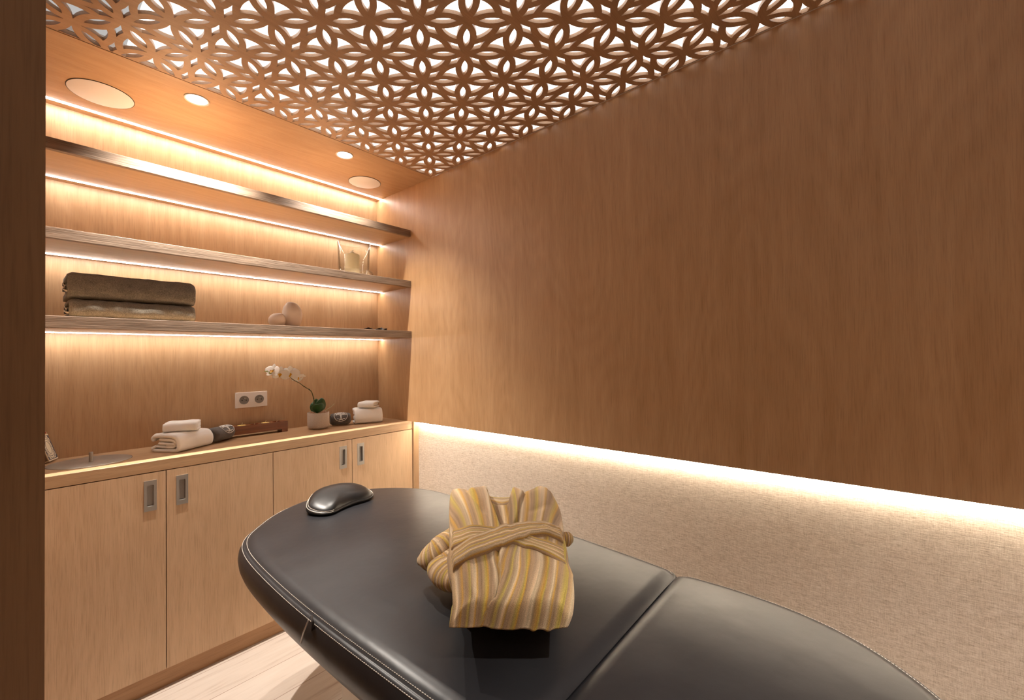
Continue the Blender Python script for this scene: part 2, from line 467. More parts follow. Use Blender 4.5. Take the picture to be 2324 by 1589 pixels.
def lens(vertical):
    hl = math.sqrt(RI**2 - .25) - .012
    a = []
    n = 7
    for i in range(n + 1):
        x = -hl + 2 * hl * i / n; a.append((.5 + x, -.5 + math.sqrt(RI**2 - x * x)))
    b_ = [(x, -y) for x, y in reversed(a[1:-1])]
    pts = a + b_
    return [(y, x) for x, y in pts] if vertical else pts
def clip(poly, x0, x1, y0, y1):
    def cl(P, f, ins):
        o = []
        for i in range(len(P)):
            a, b = P[i - 1], P[i]
            if ins(b):
                if not ins(a): o.append(f(a, b))
                o.append(b)
            elif ins(a): o.append(f(a, b))
        return o
    def ix(k, v):
        def f(a, b):
            t = (v - a[k]) / (b[k] - a[k]); return tuple(a[j] + (b[j] - a[j]) * t for j in (0, 1))
        return f
    for k, v, s in ((0, x0, 1), (0, x1, -1), (1, y0, 1), (1, y1, -1)):
        poly = cl(poly, ix(k, v), (lambda p, k=k, v=v, s=s: s * (p[k] - v) >= 0))
        if len(poly) < 3: return []
    return poly
def area(P): return abs(sum(P[i-1][0] * P[i][1] - P[i][0] * P[i-1][1] for i in range(len(P)))) / 2
PX0, PX1, PY0, PY1 = XL + .002, -.003, -3.45, PY - .003
splines = [[(PX0, PY0), (PX1, PY0), (PX1, PY1), (PX0, PY1)]]
cells = cellholes(); le1 = lens(False); le2 = lens(True)
for i in range(-14, 15):
    for j in range(-14, 15):
        if (i + j) % 2 == 0: H = [[(x + i, y + j) for x, y in h] for h in cells]
        else: H = [[((1 - x) + i, y + j) for x, y in h] for h in cells]
        H.append([(x + i, y + j) for x, y in le1]); H.append([(x + i, y + j) for x, y in le2])
        for h in H:
            P = [tuple(lat(*p)) for p in h]
            if max(p[0] for p in P) < PX0 or min(p[0] for p in P) > PX1 or max(p[1] for p in P) < PY0 or min(p[1] for p in P) > PY1: continue
            P = clip(P, PX0 + .004, PX1 - .004, PY0 + .004, PY1 - .004)
            if len(P) >= 3 and area(P) > 2e-5: splines.append(P)
from mathutils.geometry import delaunay_2d_cdt
def dedup(P):
    o = []
    for p in P:
        if not o or math.hypot(p[0] - o[-1][0], p[1] - o[-1][1]) > 1e-4: o.append(p)
    if math.hypot(o[0][0] - o[-1][0], o[0][1] - o[-1][1]) < 1e-4: o.pop()
    return o
vs2, fs2 = [], []
for P in splines:
    P = dedup(P)
    if sum(P[i-1][0] * P[i][1] - P[i][0] * P[i-1][1] for i in range(len(P))) < 0: P = P[::-1]
    fs2.append(list(range(len(vs2), len(vs2) + len(P)))); vs2 += [Vector((p[0] + .8, p[1] + 2.0)) for p in P]
ov_, oe_, of_, _, _, ofo = delaunay_2d_cdt(vs2, [], fs2, 1, 1e-5)
tri = [f for f, org_ in zip(of_, ofo) if set(org_) == {0}]
bm = bmesh.new(); T_ = .006
lo = [bm.verts.new((v.x, v.y, -T_)) for v in ov_]; hi = [bm.verts.new((v.x, v.y, T_)) for v in ov_]
ec = {}
for f in tri:
    bm.faces.new([lo[i] for i in reversed(f)]); bm.faces.new([hi[i] for i in f])
    for a, b in zip(f, f[1:] + f[:1]): ec[(a, b)] = 1
for (a, b) in ec:
    if (b, a) not in ec: bm.faces.new((lo[a], lo[b], hi[b], hi[a]))
bmesh.ops.delete(bm, geom=[v for v in bm.verts if not v.link_faces], context='VERTS')
me = bpy.data.meshes.new('ceiling_screen'); bm.to_mesh(me); bm.free(); me.materials.append(M_screen)
scr = bpy.data.objects.new('ceiling_screen', me); COL.objects.link(scr); scr.location = (-.8, -2.0, ZC + .006)
tag(scr, 'oak ceiling screen cut through with a lattice of petals, triangles and lozenges', 'ceiling panel')
# backlit sheet above it
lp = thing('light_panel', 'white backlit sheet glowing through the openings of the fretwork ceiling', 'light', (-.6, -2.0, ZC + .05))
obj('diffuser', box(-1.33, .04, -3.44, PY - .004, ZC + .045, ZC + .048), M_sky, lp)
obj('added_dim_glow', box(-1.70, -1.332, -3.44, PY - .004, ZC + .045, ZC + .048), emit('dim_ceiling_light_emission', (1, .95, .91), .42), lp)  # added emission stands in for dim light on the white ceiling end
obj('frame', box(-1.72, .045, -3.45, PY - .002, ZC + .050, ZC + .065), M_whitepaint, lp)

# ---- ceiling strip over the niche
def half_round(x0, x1, yc, z, r=.0075, n=10):
    """half-round diffuser along x, bulging downward"""
    bm = bmesh.new(); A = []; B = []
    for i in range(n + 1):
        a = PI * i / n; y = yc + r * math.cos(a); zz = z - r * .8 * math.sin(a)
        A.append(bm.verts.new((x0, y, zz))); B.append(bm.verts.new((x1, y, zz)))
    for i in range(n): bm.faces.new((A[i], A[i+1], B[i+1], B[i]))
    bm.faces.new((A[0], A[-1], B[-1], B[0])); bm.faces.new(A); bm.faces.new(B[::-1])
    return bm
def led(name, label, x0, x1, y0, y1, z, m, parent=None, t=.004):
    bm = box(x0, x1, y0, y1, z, z + t)
    o = obj(name, bm, m, parent)
    if not parent: tag(o, label, 'light strip')
    return o
t_ = thing('ceiling_light_strip', 'long glowing strip let into the ceiling along the back of the niche', 'light strip', (-.79, -.051, ZC))
obj('channel', box(XL, 0, -.062, -.040, ZC + .006, ZC + .016), M_white, t_)
obj('diffuser', half_round(XL, -.002, -.051, ZC + .005, .0095), M_ledtop, t_)
t_ = thing('recess_light_strip', 'long glowing strip hidden above the fabric of the right wall', 'light strip', (.02, -2.1, HC))
obj('channel', box(.012, DEEP - .002, YF + .02, -.39, HC - .003, HC - .0005), M_white, t_)
obj('diffuser', box(.014, DEEP - .006, YF + .03, -.392, HC - .006, HC - .003), M_ledrec, t_)

# ---- downlights and speakers
def downlight(x, y, label, watts, cone=108, blend=.9):
    t = thing('downlight', label, 'downlight', (x, y, ZC), 'recessed downlights')
    bm = bmesh.new(); lathe(bm, [(.034, -.0005), (.0415, -.0035), (.043, 0), (.034, .003)], (x, y, ZC), 40, closed=True)
    obj('trim_ring', bm, M_white, t, True)
    bm = bmesh.new(); lathe(bm, [(0, -.001), (.0345, -.001), (.0345, .0), (0, .0)], (x, y, ZC), 40)
    obj('lens', bm, M_lens, t)
    L = bpy.data.lights.new('downlight_beam', 'SPOT'); L.energy = watts; L.color = DOWNCOL
    L.spot_size = math.radians(cone); L.spot_blend = blend; L.shadow_soft_size = .012
    lo = bpy.data.objects.new('downlight_beam', L); COL.objects.link(lo); lo.parent = t; lo.location = (0, 0, -.006)
downlight(-1.106, -.470, 'bright round recessed downlight, the one nearer the large speaker', DOWN_W * 2.2)
downlight(-.475, -.462, 'bright round recessed downlight, the one nearer the corner of the walls', DOWN_W * .85)
downlight(-1.10, -3.03, 'unseen round downlight added at the doorway end of the ceiling', DOWN_W * 1.6, 82, .6)  # unseen, added to light the right end of the fabric wall
t_ = thing('added_hall_lamp', 'unseen round ceiling lamp added in the hall outside the doorway', 'lamp', (-2.35, -2.75, ZC))  # unseen lamp, added to send soft light in through the doorway
bm = bmesh.new(); lathe(bm, [(0, -.05), (.10, -.045), (.14, -.02), (.145, 0), (0, 0)], (-2.35, -2.75, ZC), 32)
obj('shade', bm, emit('added_lamp_glow', (1, .93, .84), 10.0), t_, True)
def speaker(x, y, r, label):
    t = thing('ceiling_speaker', label, 'speaker', (x, y, ZC), 'round ceiling speakers')
    bm = bmesh.new(); lathe(bm, [(0, -.003), (r - .004, -.003), (r - .002, -.002), (r - .002, 0), (0, 0)], (x, y, ZC), 64)
    obj('grille', bm, M_grille, t, True, angle=40)
    bm = bmesh.new(); lathe(bm, [(r - .0018, -.0022), (r, -.0018), (r, .001), (r - .0018, .001)], (x, y, ZC), 64, closed=True)
    obj('rim', bm, M_dark, t)
speaker(-1.360, -.238, .098, 'large pale round speaker flush in the ceiling, left of the downlights')
speaker(-.222, -.226, .091, 'pale round speaker flush in the ceiling by the right wall')

# ---- shelves
for k, (zt, zb, lab) in enumerate(((2.0674, 2.0273, 'topmost thick oak shelf in the niche, empty'),
                                   (1.7569, 1.7181, 'middle thick oak shelf in the niche, holding the glass candle holder'),
                                   (1.4504, 1.4089, 'lowest thick oak shelf in the niche, holding towels and clay vases'))):
    t = thing('wall_shelf', lab, 'shelf', (-.79, -.18, zb), 'oak shelves in the niche')
    bm = bmesh.new()
    addbox(bm, XL + .001, -.001, -D + .020, -.061, zb, zt)
    addbox(bm, XL + .001, -.001, -.041, -.001, zb, zt)
    addbox(bm, XL + .001, -.001, -.061, -.041, zb + .009, zt)
    obj('board', bm, M_wx, t)
    obj('front_edge', box(XL + .001, -.001, -D, -D + .020, zb, zt, .0012), M_edge, t)
    obj('light_strip', half_round(XL + .001, -.002, -.051, zb + .004, .0085), M_led, t)

# ---- cabinets
def handle(door, x0, x1):
    z0, z1 = .7085, .8262
    y = -D
    bm = bmesh.new()
    xi0, xi1, zi0, zi1 = x0 + .009, x1 - .009, z0 + .018, z1 - .018
    yf = y - .0022
    # plate with a rounded slot, recessed pan behind
    def rr(xa, xb, za, zb, r, n=5):
        P = []
        for cx, cz, a in ((xb - r, zb - r, 0), (xa + r, zb - r, 90), (xa + r, za + r, 180), (xb - r, za + r, 270)):
            for i in range(n + 1):
                q = math.radians(a + 90 * i / n); P.append((cx + r * math.cos(q), cz + r * math.sin(q)))
        return P
    O = rr(x0, x1, z0, z1, .0006); I = rr(xi0, xi1, zi0, zi1, .004); J = rr(xi0 + .0012, xi1 - .0012, zi0 + .0012, zi1 - .0012, .003)
    def ring(P, yy): return [bm.verts.new((p[0], yy, p[1])) for p in P]
    R = [ring(O, y + .0005), ring(O, yf), ring(I, yf), ring(J, y + .011)]
    for a, c in zip(R, R[1:]):
        for i in range(len(a)):
            bm.faces.new((a[i], a[(i+1) % len(a)], c[(i+1) % len(a)], c[i]))
    bm.faces.new(R[-1])
    return obj('handle', bm, M_steel, door)
XS = [XL, -1.1863, -.7911, -.3955, -.004]
HX = [(-1.2545, -1.2160), (-1.1545, -1.1155), (-.4665, -.4268), (-.3655, -.3250)]
labs = ['left oak base cabinet under the lidded end of the worktop', 'right oak base cabinet, next to the fabric wall']
for c in range(2):
    t = thing('base_cabinet', labs[c], 'cabinet', ((XS[2*c] + XS[2*c+2]) / 2, -D / 2, .0765), 'oak base cabinets')
    x0, x1 = XS[2*c], XS[2*c+2]
    bm = bmesh.new()
    addbox(bm, x0 + .0005, x1 - .0005, -D + .022, -.001, .0765, .0925); addbox(bm, x0 + .0005, x1 - .0005, -D + .022, -.001, .838, .854)
    addbox(bm, x0 + .0005, x0 + .018, -D + .022, -.001, .0925, .838); addbox(bm, x1 - .018, x1 - .0005, -D + .022, -.001, .0925, .838)
    addbox(bm, x0 + .018, x1 - .018, -.02, -.001, .0925, .838)
    obj('body', bm, M_wz, t)
    for q in range(2):
        k = 2 * c + q
        g0 = .0014; g1 = .0014
        bm = bmesh.new()
        # door with the mortise for the flush pull cut out
        dx0, dx1, dz0, dz1 = XS[k] + g0, XS[k+1] - g1, .0765, HC - TH - .0032
        hx0, hx1 = HX[k][0] + .004, HX[k][1] - .004; hz0, hz1 = .714, .821
        addbox(bm, dx0, hx0, -D, -D + .019, dz0, dz1); addbox(bm, hx1, dx1, -D, -D + .019, dz0, dz1)
        addbox(bm, hx0, hx1, -D, -D + .019, dz0, hz0); addbox(bm, hx0, hx1, -D, -D + .019, hz1, dz1)
        addbox(bm, hx0, hx1, -D + .013, -D + .019, hz0, hz1)
        dlab = obj('door', bm, M_door, t)
        handle(dlab, *HX[k])
bm = bmesh.new()
addbox(bm, XL + .001, -.001, -D, -.001, HC - TH, HC, .0006, 1)
wt = obj('worktop', bm, M_wx); tag(wt, 'long oak worktop over the base cabinets, set with towels and an orchid', 'worktop')

# ---- steel lid in the worktop
t = thing('bin_lid', 'round brushed steel lid flush in the worktop with an upright knob', 'lid', (-1.384, -.178, HC))
bm = bmesh.new(); lathe(bm, [(0, .0016), (.1195, .0016), (.1215, .0006), (.1215, .0001), (0, .0001)], (-1.384, -.178, HC), 72)
obj('plate', bm, M_lid, t, True, angle=30)
bm = bmesh.new(); lathe(bm, [(0, .0016), (.0062, .0016), (.0062, .0375), (.0052, .0390), (0, .0390)], (-1.384, -.190, HC), 24)
obj('knob', bm, M_steel, t, True, angle=40)
bm = bmesh.new(); lathe(bm, [(.1216, .0002), (.1228, .0004), (.1228, .0001), (.1216, .0001)], (-1.384, -.178, HC), 72, closed=True)
obj('rim', bm, M_dark, t)

# ---- double socket
t = thing('double_socket', 'white double wall socket with two round grey inserts', 'socket', (-.760, 0, 1.0795))
obj('plate', box(-.8355, -.6850, -.010, 0, 1.0395, 1.1195, .0015, 2), M_white, t)
for cx in (-.7965, -.7245):
    bm = bmesh.new(); lathe(bm, [(0, .0008), (.0200, .0008), (.0206, .0022), (.0218, .0022), (.0222, -.001), (0, -.001)], (0, 0, 0), 40)
    bmesh.ops.rotate(bm, verts=bm.verts, cent=(0, 0, 0), matrix=Matrix.Rotation(PI / 2, 3, 'X'))
    bmesh.ops.translate(bm, verts=bm.verts, vec=(cx, -.0105, 1.0795))
    ins = obj('insert', bm, M_grey, t, True, angle=35)
    bm = bmesh.new()
    for dx in (-.0095, .0095):
        s = bmesh.new(); lathe(s, [(0, -.0008), (.0028, -.0008), (.0028, -.004), (0, -.004)], (0, 0, 0), 12)
        merge(bm, s, 0, Matrix.Translation((cx + dx, -.0129, 1.0785)) @ Matrix.Rotation(PI / 2, 4, 'X'))
    obj('hole', bm, M_hole, ins)
    bm = bmesh.new(); lathe(bm, [(0, .012), (.0016, .0115), (.0022, .009), (.0022, 0), (0, 0)], (0, 0, 0), 12)
    bmesh.ops.transform(bm, matrix=Matrix.Translation((cx, -.0105, 1.0880)) @ Matrix.Rotation(PI / 2, 4, 'X'), verts=bm.verts)
    obj('earth_pin', bm, M_tin, ins, True)

# ------------------------------------------------------------------ massage table
TZ = .68
def outline(pts, n=10, closed=True): return [Vector((p.x, p.y, 0)) for p in crom([(x, y, 0) for x, y in pts], n, closed)]
headL = [(-1.104, -2.062), (-1.110, -1.90), (-1.121, -1.60), (-1.123, -1.35), (-1.113, -1.10), (-1.094, -.955), (-1.058, -.860), (-.995, -.785), (-.93, -.723), (-.86, -.678), (-.765, -.645)]
headR = [(-.67, -.645), (-.575, -.675), (-.500, -.720), (-.42, -.795), (-.360, -.890), (-.332, -.985), (-.325, -1.10), (-.327, -1.30), (-.345, -1.60), (-.366, -1.90), (-.382, -2.062)]
footR = [(-.384, -2.122), (-.378, -2.22), (-.386, -2.34), (-.412, -2.44), (-.462, -2.525), (-.540, -2.60), (-.64, -2.655), (-.745, -2.675)]
footL = [(-.85, -2.655), (-.95, -2.60), (-1.03, -2.52), (-1.078, -2.43), (-1.103, -2.33), (-1.108, -2.22), (-1.104, -2.122)]
def open_curve(pts, n): return crom([(x, y, 0) for x, y in pts], n)
def rounded(a, b, c, r=.03, n=5): pass
def section(pts, crease_y, sgn, name, parent):
    """pts: open outline starting and ending at the crease; closed with rounded corners"""
    C = open_curve(pts, 7)
    # replace ends by rounded corners into the crease line
    def corner(p, q, toward):   # p = end point on crease line side, q = inward x direction
        out = []
        r = .038
        cx, cy = p.x + toward * r, crease_y - sgn * 0 + sgn * r
        for i in range(6):
            a = i / 5 * PI / 2
            out.append(Vector((cx - toward * r * math.cos(a), cy - sgn * r * math.sin(a), 0)))
        return out
    P = [c for c in C if (c.y - crease_y) * sgn > .040]
    st, en = C[0], C[-1]
    dirS = 1 if en.x > st.x else -1
    cs = corner(st, None, dirS); ce = corner(en, None, -dirS)
    loop = list(reversed(cs)) + P + ce
    a, b_ = ce[-1], cs[-1]
    loop += [a.lerp(b_, i / 12) for i in range(1, 12)]
    n = len(loop)
    # normals
    ar = sum(loop[i-1].x * loop[i].y - loop[i].x * loop[i-1].y for i in range(n))
    nrm = []
    for i in range(n):
        d = loop[(i+1) % n] - loop[i-1]; v = Vector((d.y, -d.x, 0)).normalized()
        if ar < 0: v = -v
        nrm.append(v)
    cen = Vector((sum(p.x for p in loop) / n, sum(p.y for p in loop) / n, 0))
    def lim(p):
        if (p.y - crease_y) * sgn < .0: p = Vector((p.x, crease_y, 0))
        return p
    bm = bmesh.new(); rings = []
    prof = [(-.06, .549), (-.034, .552), (-.016, .562), (-.001, .576), (.011, .594), (.018, .614), (.0205, .634), (.018, .652), (.0105, .667), (.004, TZ - .004), (.0015, TZ - .0045), (-.001, TZ - .003), (-.010, TZ + .003), (-.018, TZ + .0066), (-.026, TZ + .0088), (-.034, TZ + .0100)]
    for d, z in prof:
        rings.append([bm.verts.new((*lim(p + v * d).xy, z)) for p, v in zip(loop, nrm)])
    for a, c in zip(rings, rings[1:]):
        for i in range(n): bm.faces.new((a[i], a[(i+1) % n], c[(i+1) % n], c[i]))
    bm.faces.new(rings[0])
    bm.faces.new(rings[-1])
    o = obj(name, bm, M_leather, parent, True)
    # twin rows of stitches either side of the seam
    def row(off, z, parent_o):
        line = [Vector((*(p + v * off).xy, z)) for p, v in zip(loop, nrm)]
        keep = [q for q in line]
        bmx = bmesh.new()
        acc = 0.0
        dl, gp = .0052, .0016
        seglist = []
        pos = 0
        path = keep + [keep[0]]
        L = [0]
        for a, c in zip(path, path[1:]): L.append(L[-1] + (c - a).length)
        def pt(s):
            s = min(s, L[-1] - 1e-6)
            lo, hi = 0, len(L) - 1
            while hi - lo > 1:
                m_ = (lo + hi) // 2
                if L[m_] <= s: lo = m_
                else: hi = m_
            return path[lo].lerp(path[lo+1], (s - L[lo]) / max(1e-9, L[lo+1] - L[lo]))
        s = 0
        while s + dl < L[-1]:
            a, c = pt(s), pt(s + dl)
            if abs(a.y - crease_y) > .012:
                tube(bmx, [a, a.lerp(c, .5) + Vector((0, 0, .0004)), c], [.0006, .0011, .0006], 5)
            s += dl + gp
        return obj('stitching', bmx, M_thread, parent_o, True)
    row(.0082, TZ - .0105 + .0018, o); row(-.0052, TZ + .0002, o)
    return o
tb = thing('massage_table', 'black leather massage table with white double stitching, running along the fabric wall', 'massage table', (-.73, -1.65, 0))
hs = section(headL + headR, -2.0912, 1, 'backrest_cushion', tb)
fs = section(footR + footL, -2.0928, -1, 'leg_cushion', tb)
# metal pull tab and seam on the near side of the head section
a = at(700, 1408, 0, -1.151); c = at(683, 1459, 0, -1.149)
bm = bmesh.new(); tube(bm, [a, a.lerp(c, .5) + Vector((-.002, 0, 0)), c], [.0016, .0022, .0024], 8)
obj('pull_tab', bm, M_steel, hs, True)
bm = bmesh.new()
q0 = at(707, 1399, 0, -1.13); q1 = at(697, 1420, 0, -1.150); q2 = at(690, 1470, 0, -1.146); q3 = at(700, 1488, 0, -1.125)
tube(bm, [q0, q1 + Vector((.012, -.002, 0)), q2 + Vector((.016, -.004, .006))], .0030, 6)
obj('side_seam', bm, M_dark, hs, True)
# frame: cream lacquered steel
bm = bmesh.new()
addbox(bm, -1.045, -1.005, -2.02, -.98, .500, .544, .004); addbox(bm, -.455, -.415, -2.02, -.98, .500, .544, .004)
addbox(bm, -1.005, -.455, -1.06, -1.02, .500, .544, .004); addbox(bm, -1.005, -.455, -2.00, -1.96, .500, .544, .004)
addbox(bm, -1.045, -1.005, -2.50, -2.16, .500, .544, .004); addbox(bm, -.455, -.415, -2.50, -2.16, .500, .544, .004)
addbox(bm, -1.005, -.455, -2.50, -2.46, .500, .544, .004)
addbox(bm, -.95, -.91, -2.2, -1.9, .47, .50, .004); addbox(bm, -.55, -.51, -2.2, -1.9, .47, .50, .004)
obj('frame', bm, M_cream, tb)
for px_ in (-.93, -.53):
    for (ya, yb) in ((-1.35, -1.95), (-1.95, -1.35)):
        bm = bmesh.new(); tube(bm, [(px_ + (.02 if ya < yb else 0), ya, .10), (px_ + (.02 if ya < yb else 0), yb, .485)], .020, 12)
        obj('leg', bm, M_cream, tb, True)
bm = bmesh.new()
addbox(bm, -.98, -.48, -1.40, -1.30, .02, .10, .006); addbox(bm, -.98, -.48, -2.0, -1.90, .02, .10, .006)
addbox(bm, -.96, -.90, -1.90, -1.40, .03, .09, .006); addbox(bm, -.56, -.50, -1.90, -1.40, .03, .09, .006)
addbox(bm, -.97, -.93, -1.38, -1.34, 0, .02); addbox(bm, -.53, -.49, -1.38, -1.34, 0, .02); addbox(bm, -.97, -.93, -1.98, -1.94, 0, .02); addbox(bm, -.53, -.49, -1.98, -1.94, 0, .02)
obj('base', bm, M_cream, tb)
# upright mounting plate seen under the near edge
pl = at(776, 1572, 2, .47)
bm = bmesh.new()
addbox(bm, pl.x - .001, pl.x + .012, pl.y - .11, pl.y, .38, .515, .004)
addbox(bm, pl.x + .012, -1.005, pl.y - .10, pl.y - .02, .500, .544)
obj('bracket', bm, M_cream, tb)

# head cushion (crescent bolster over the face opening)
t = thing('head_cushion', 'glossy black crescent head cushion with white piping at the head of the massage table', 'cushion', (-.70, -.84, TZ + .012))
def rim(y): return .010 + .034 * sm(-.92, -.74, y)
def bolster():
    O = crom([(-.845, -.835, 0), (-.828, -.90, 0), (-.790, -.925, 0), (-.735, -.905, 0), (-.68, -.893, 0), (-.625, -.893, 0), (-.585, -.875, 0), (-.575, -.84, 0), (-.595, -.785, 0), (-.650, -.745, 0), (-.715, -.735, 0), (-.785, -.755, 0)], 6, True)
    n = len(O); cen = Vector((-.71, -.835, 0))
    bm = bmesh.new(); rings = []
    z0 = TZ + .0104
    for s, k, add in ((.90, 0, 0), (.985, .12, .002), (1.025, .5, .002), (1.02, .80, .002), (.985, .96, .003), (.972, 1.0, .0025), (.955, 1.0, .007), (.90, 1.0, .014), (.78, 1.0, .022), (.60, 1.0, .028), (.38, 1.0, .031), (.16, 1.0, .032)):
        rings.append([bm.verts.new((*(cen + (p - cen) * s).xy, z0 + k * rim((cen + (p - cen) * s).y) + add)) for p in O])
    for a, c in zip(rings, rings[1:]):
        for i in range(n): bm.faces.new((a[i], a[(i+1) % n], c[(i+1) % n], c[i]))
    bm.faces.new(rings[0]); bm.faces.new(rings[-1])
    return bm, O, cen, z0
bm, O, cen, z0 = bolster()
pad = obj('pad', bm, M_leather2, t, True)
for s, k, z in ((1.002, .90, .0035), (.960, 1.0, .0065)):
    bm = bmesh.new()
    L = [Vector((*(cen + (p - cen) * s).xy, z0 + k * rim((cen + (p - cen) * s).y) + z)) for p in O]; L2 = [q for q in L[len(L)*9//24:] + L[:len(L)*9//24] if q.y > -.868 or q.x < -.775]
    # the seam dives under the cushion on the near side
    k0 = max(range(len(L2)), key=lambda i: (L2[i] - L2[i-1]).length); L2 = L2[k0:] + L2[:k0]
    tube(bm, L2, .0007, 6); obj('stitching', bm, M_thread, pad, True)

# ------------------------------------------------------------------ bathrobe
rb = thing('bathrobe', 'folded striped velour bathrobe in mustard, olive and beige lying on the massage table', 'bathrobe', (-.85, -1.75, TZ + .013))
def rz(v):
    t = max(0, (v - 1100) / 334.0)
    return .872 - .062 * t - .042 * t ** 5
def rp(u, v, dz=0): return at(u, v, 2, rz(v) + dz)
Lp = [(1019, 1425), (1023, 1402), (1027, 1378), (1026, 1345), (1024, 1315), (1020, 1290), (1019, 1262), (1021, 1235), (1022, 1200), (1020, 1155), (1022, 1125), (1027, 1112)]
Rp = [(1288, 1425), (1299, 1405), (1303, 1370), (1302, 1335), (1298, 1307), (1289, 1283), (1285, 1255), (1282, 1230), (1278, 1200), (1273, 1165), (1262, 1138), (1250, 1116)]
Tp = [(1027, 1112), (1044, 1109), (1068, 1113), (1085, 1112), (1102, 1110), (1113, 1127), (1135, 1131), (1158, 1126), (1166, 1112), (1185, 1118), (1207, 1111), (1228, 1103), (1250, 1116)]
Bp = [(1019, 1425), (1060, 1426), (1087, 1425), (1130, 1429), (1160, 1431), (1200, 1430), (1250, 1429), (1288, 1425)]
def cur(P, n):
    C = crom([(u, v, 0) for u, v in P], 12)
    Ls = [0]
    for a, c in zip(C, C[1:]): Ls.append(Ls[-1] + (c - a).length)
    out = []
    for i in range(n + 1):
        s = Ls[-1] * i / n; k = 0
        while k < len(Ls) - 2 and Ls[k+1] < s: k += 1
        p = C[k].lerp(C[k+1], min(1, (s - Ls[k]) / max(1e-9, Ls[k+1] - Ls[k])))
        out.append(rp(p.x, p.y))
    return out
NA, NB = 84, 100
CL, CRt, CT, CB = cur(Lp, NB), cur(Rp, NB), cur(Tp, NA), cur(Bp, NA)
def coons(i, j):
    a, b_ = i / NA, j / NB
    return (CB[i] * (1 - b_) + CT[i] * b_ + CL[j] * (1 - a) + CRt[j] * a
            - (CL[0] * (1 - a) * (1 - b_) + CRt[0] * a * (1 - b_) + CL[-1] * (1 - a) * b_ + CRt[-1] * a * b_))
def g(x, w): return math.exp(-(x / w) ** 2)
def relief(a, b_):
    """height of folds over the base surface, metres"""
    e = min(a, 1 - a, b_ * 1.3, (1 - b_) * 1.6)
    h = .028 * (1 - (1 - sm(0, .16, e)) ** 1.5)
    # front overlap edge: from the belt down to the hem
    al = lin([(0, .255), (.06, .29), (.15, .355), (.30, .395), (.55, .43)], b_)
    if b_ < .62: h += (.008 * sm(al - .012, al + .006, a) - .006 * g(a - al + .012, .012)) * sm(0, .07, b_)
    # soft vertical folds below the belt
    if b_ < .55:
        h += .0035 * g(a - lin([(0, .30), (.2, .16), (.5, .10)], b_), .035) + .003 * g(a - .62 - .1 * b_, .05)
        h -= .006 * g(a - (.90 - .25 * (.25 - b_)), .03) * (1 - sm(.12, .3, b_))
        h -= .005 * g(a - (.80 - .5 * (.18 - b_)), .025) * (1 - sm(.08, .22, b_))
    # above the belt: v-neck, lapels
    if b_ > .58:
        t = (b_ - .70) / .30
        apex = .46
        hw = max(0, t) * .105
        inside = 1 - sm(hw - .012, hw + .014, abs(a - (apex + .0 * t))) if t > 0 else 0
        h -= .030 * inside * sm(0, .25, t)
        # outer edges of the lapels
        ol = .46 - .30 * max(0, min(1, (b_ - .60) / .34)) ; orr = .46 + .25 * max(0, min(1, (b_ - .60) / .34))
        s1 = sm(ol - .010, ol + .010, a) * (1 - sm(apex + .02, apex + .05, a)); s2 = (1 - sm(orr - .010, orr + .010, a)) * sm(apex - .03, apex, a)
        h += .010 * max(s1, s2) * sm(.60, .68, b_)
        h -= .005 * g(a - ol + .014, .012) * sm(.62, .7, b_); h -= .005 * g(a - orr - .014, .012) * sm(.62, .7, b_)
        # notches
        h -= .008 * g(a - .28, .03) * g(b_ - .80, .03); h -= .006 * g(a - .78, .10) * g(b_ - .80, .02); h += .006 * g(a - .82, .10) * g(b_ - .88, .05)
    n = noise.noise(Vector((a * 5, b_ * 3.5, 1.3))) * .0065 + noise.noise(Vector((a * 14, b_ * 6, 4.3))) * .0022
    return h + n * sm(0, .12, e)
UP = Vector((-.22, -.20, .95)).normalized()
def rsurf(a, b_, lift=0.0):
    fi, fj = a * NA, b_ * NB; i, j = min(int(fi), NA - 1), min(int(fj), NB - 1); ta, tb_ = fi - i, fj - j
    p = coons(i, j) * (1-ta) * (1-tb_) + coons(i+1, j) * ta * (1-tb_) + coons(i, j+1) * (1-ta) * tb_ + coons(i+1, j+1) * ta * tb_
    return p + UP * (relief(a, b_) + lift)
def uvset(o, uvs):
    me = o.data; ul = me.uv_layers.new(name='UVMap')
    for lp_ in me.loops: ul.data[lp_.index].uv = uvs[lp_.vertex_index]
bm = bmesh.new(); uvs = []
G = []
for j in range(NB + 1):
    rw = []
    for i in range(NA + 1):
        p = coons(i, j) + UP * relief(i / NA, j / NB)
        rw.append(bm.verts.new(p)); a = i / NA; b_ = j / NB
        skew = 0
        if b_ > .6: skew = -(a - .46) * (b_ - .6) * .9
        al = lin([(0, .255), (.15, .355), (.30, .395), (.55, .43)], b_)
        if b_ < .62 and a > al: skew += .7 + .26 * (1 - b_ / .62) * (1 - (a - al))
        uvs.append(((a + skew) * 1.0, b_ * 1.4))
    G.append(rw)
for j in range(NB):
    for i in range(NA): bm.faces.new((G[j][i], G[j][i+1], G[j+1][i+1], G[j+1][i]))
per = [(i, 0) for i in range(NA)] + [(NA, j) for j in range(NB)] + [(i, NB) for i in range(NA, 0, -1)] + [(0, j) for j in range(NB, 0, -1)]
ctr = coons(NA // 2, NB // 2)
prev = [G[j][i] for i, j in per]; pos0 = [Vector(v.co) for v in prev]
top_t = TZ + .0105
axr = (coons(NA // 2, NB) - coons(NA // 2, 0)); axr.z = 0; axr.normalize()
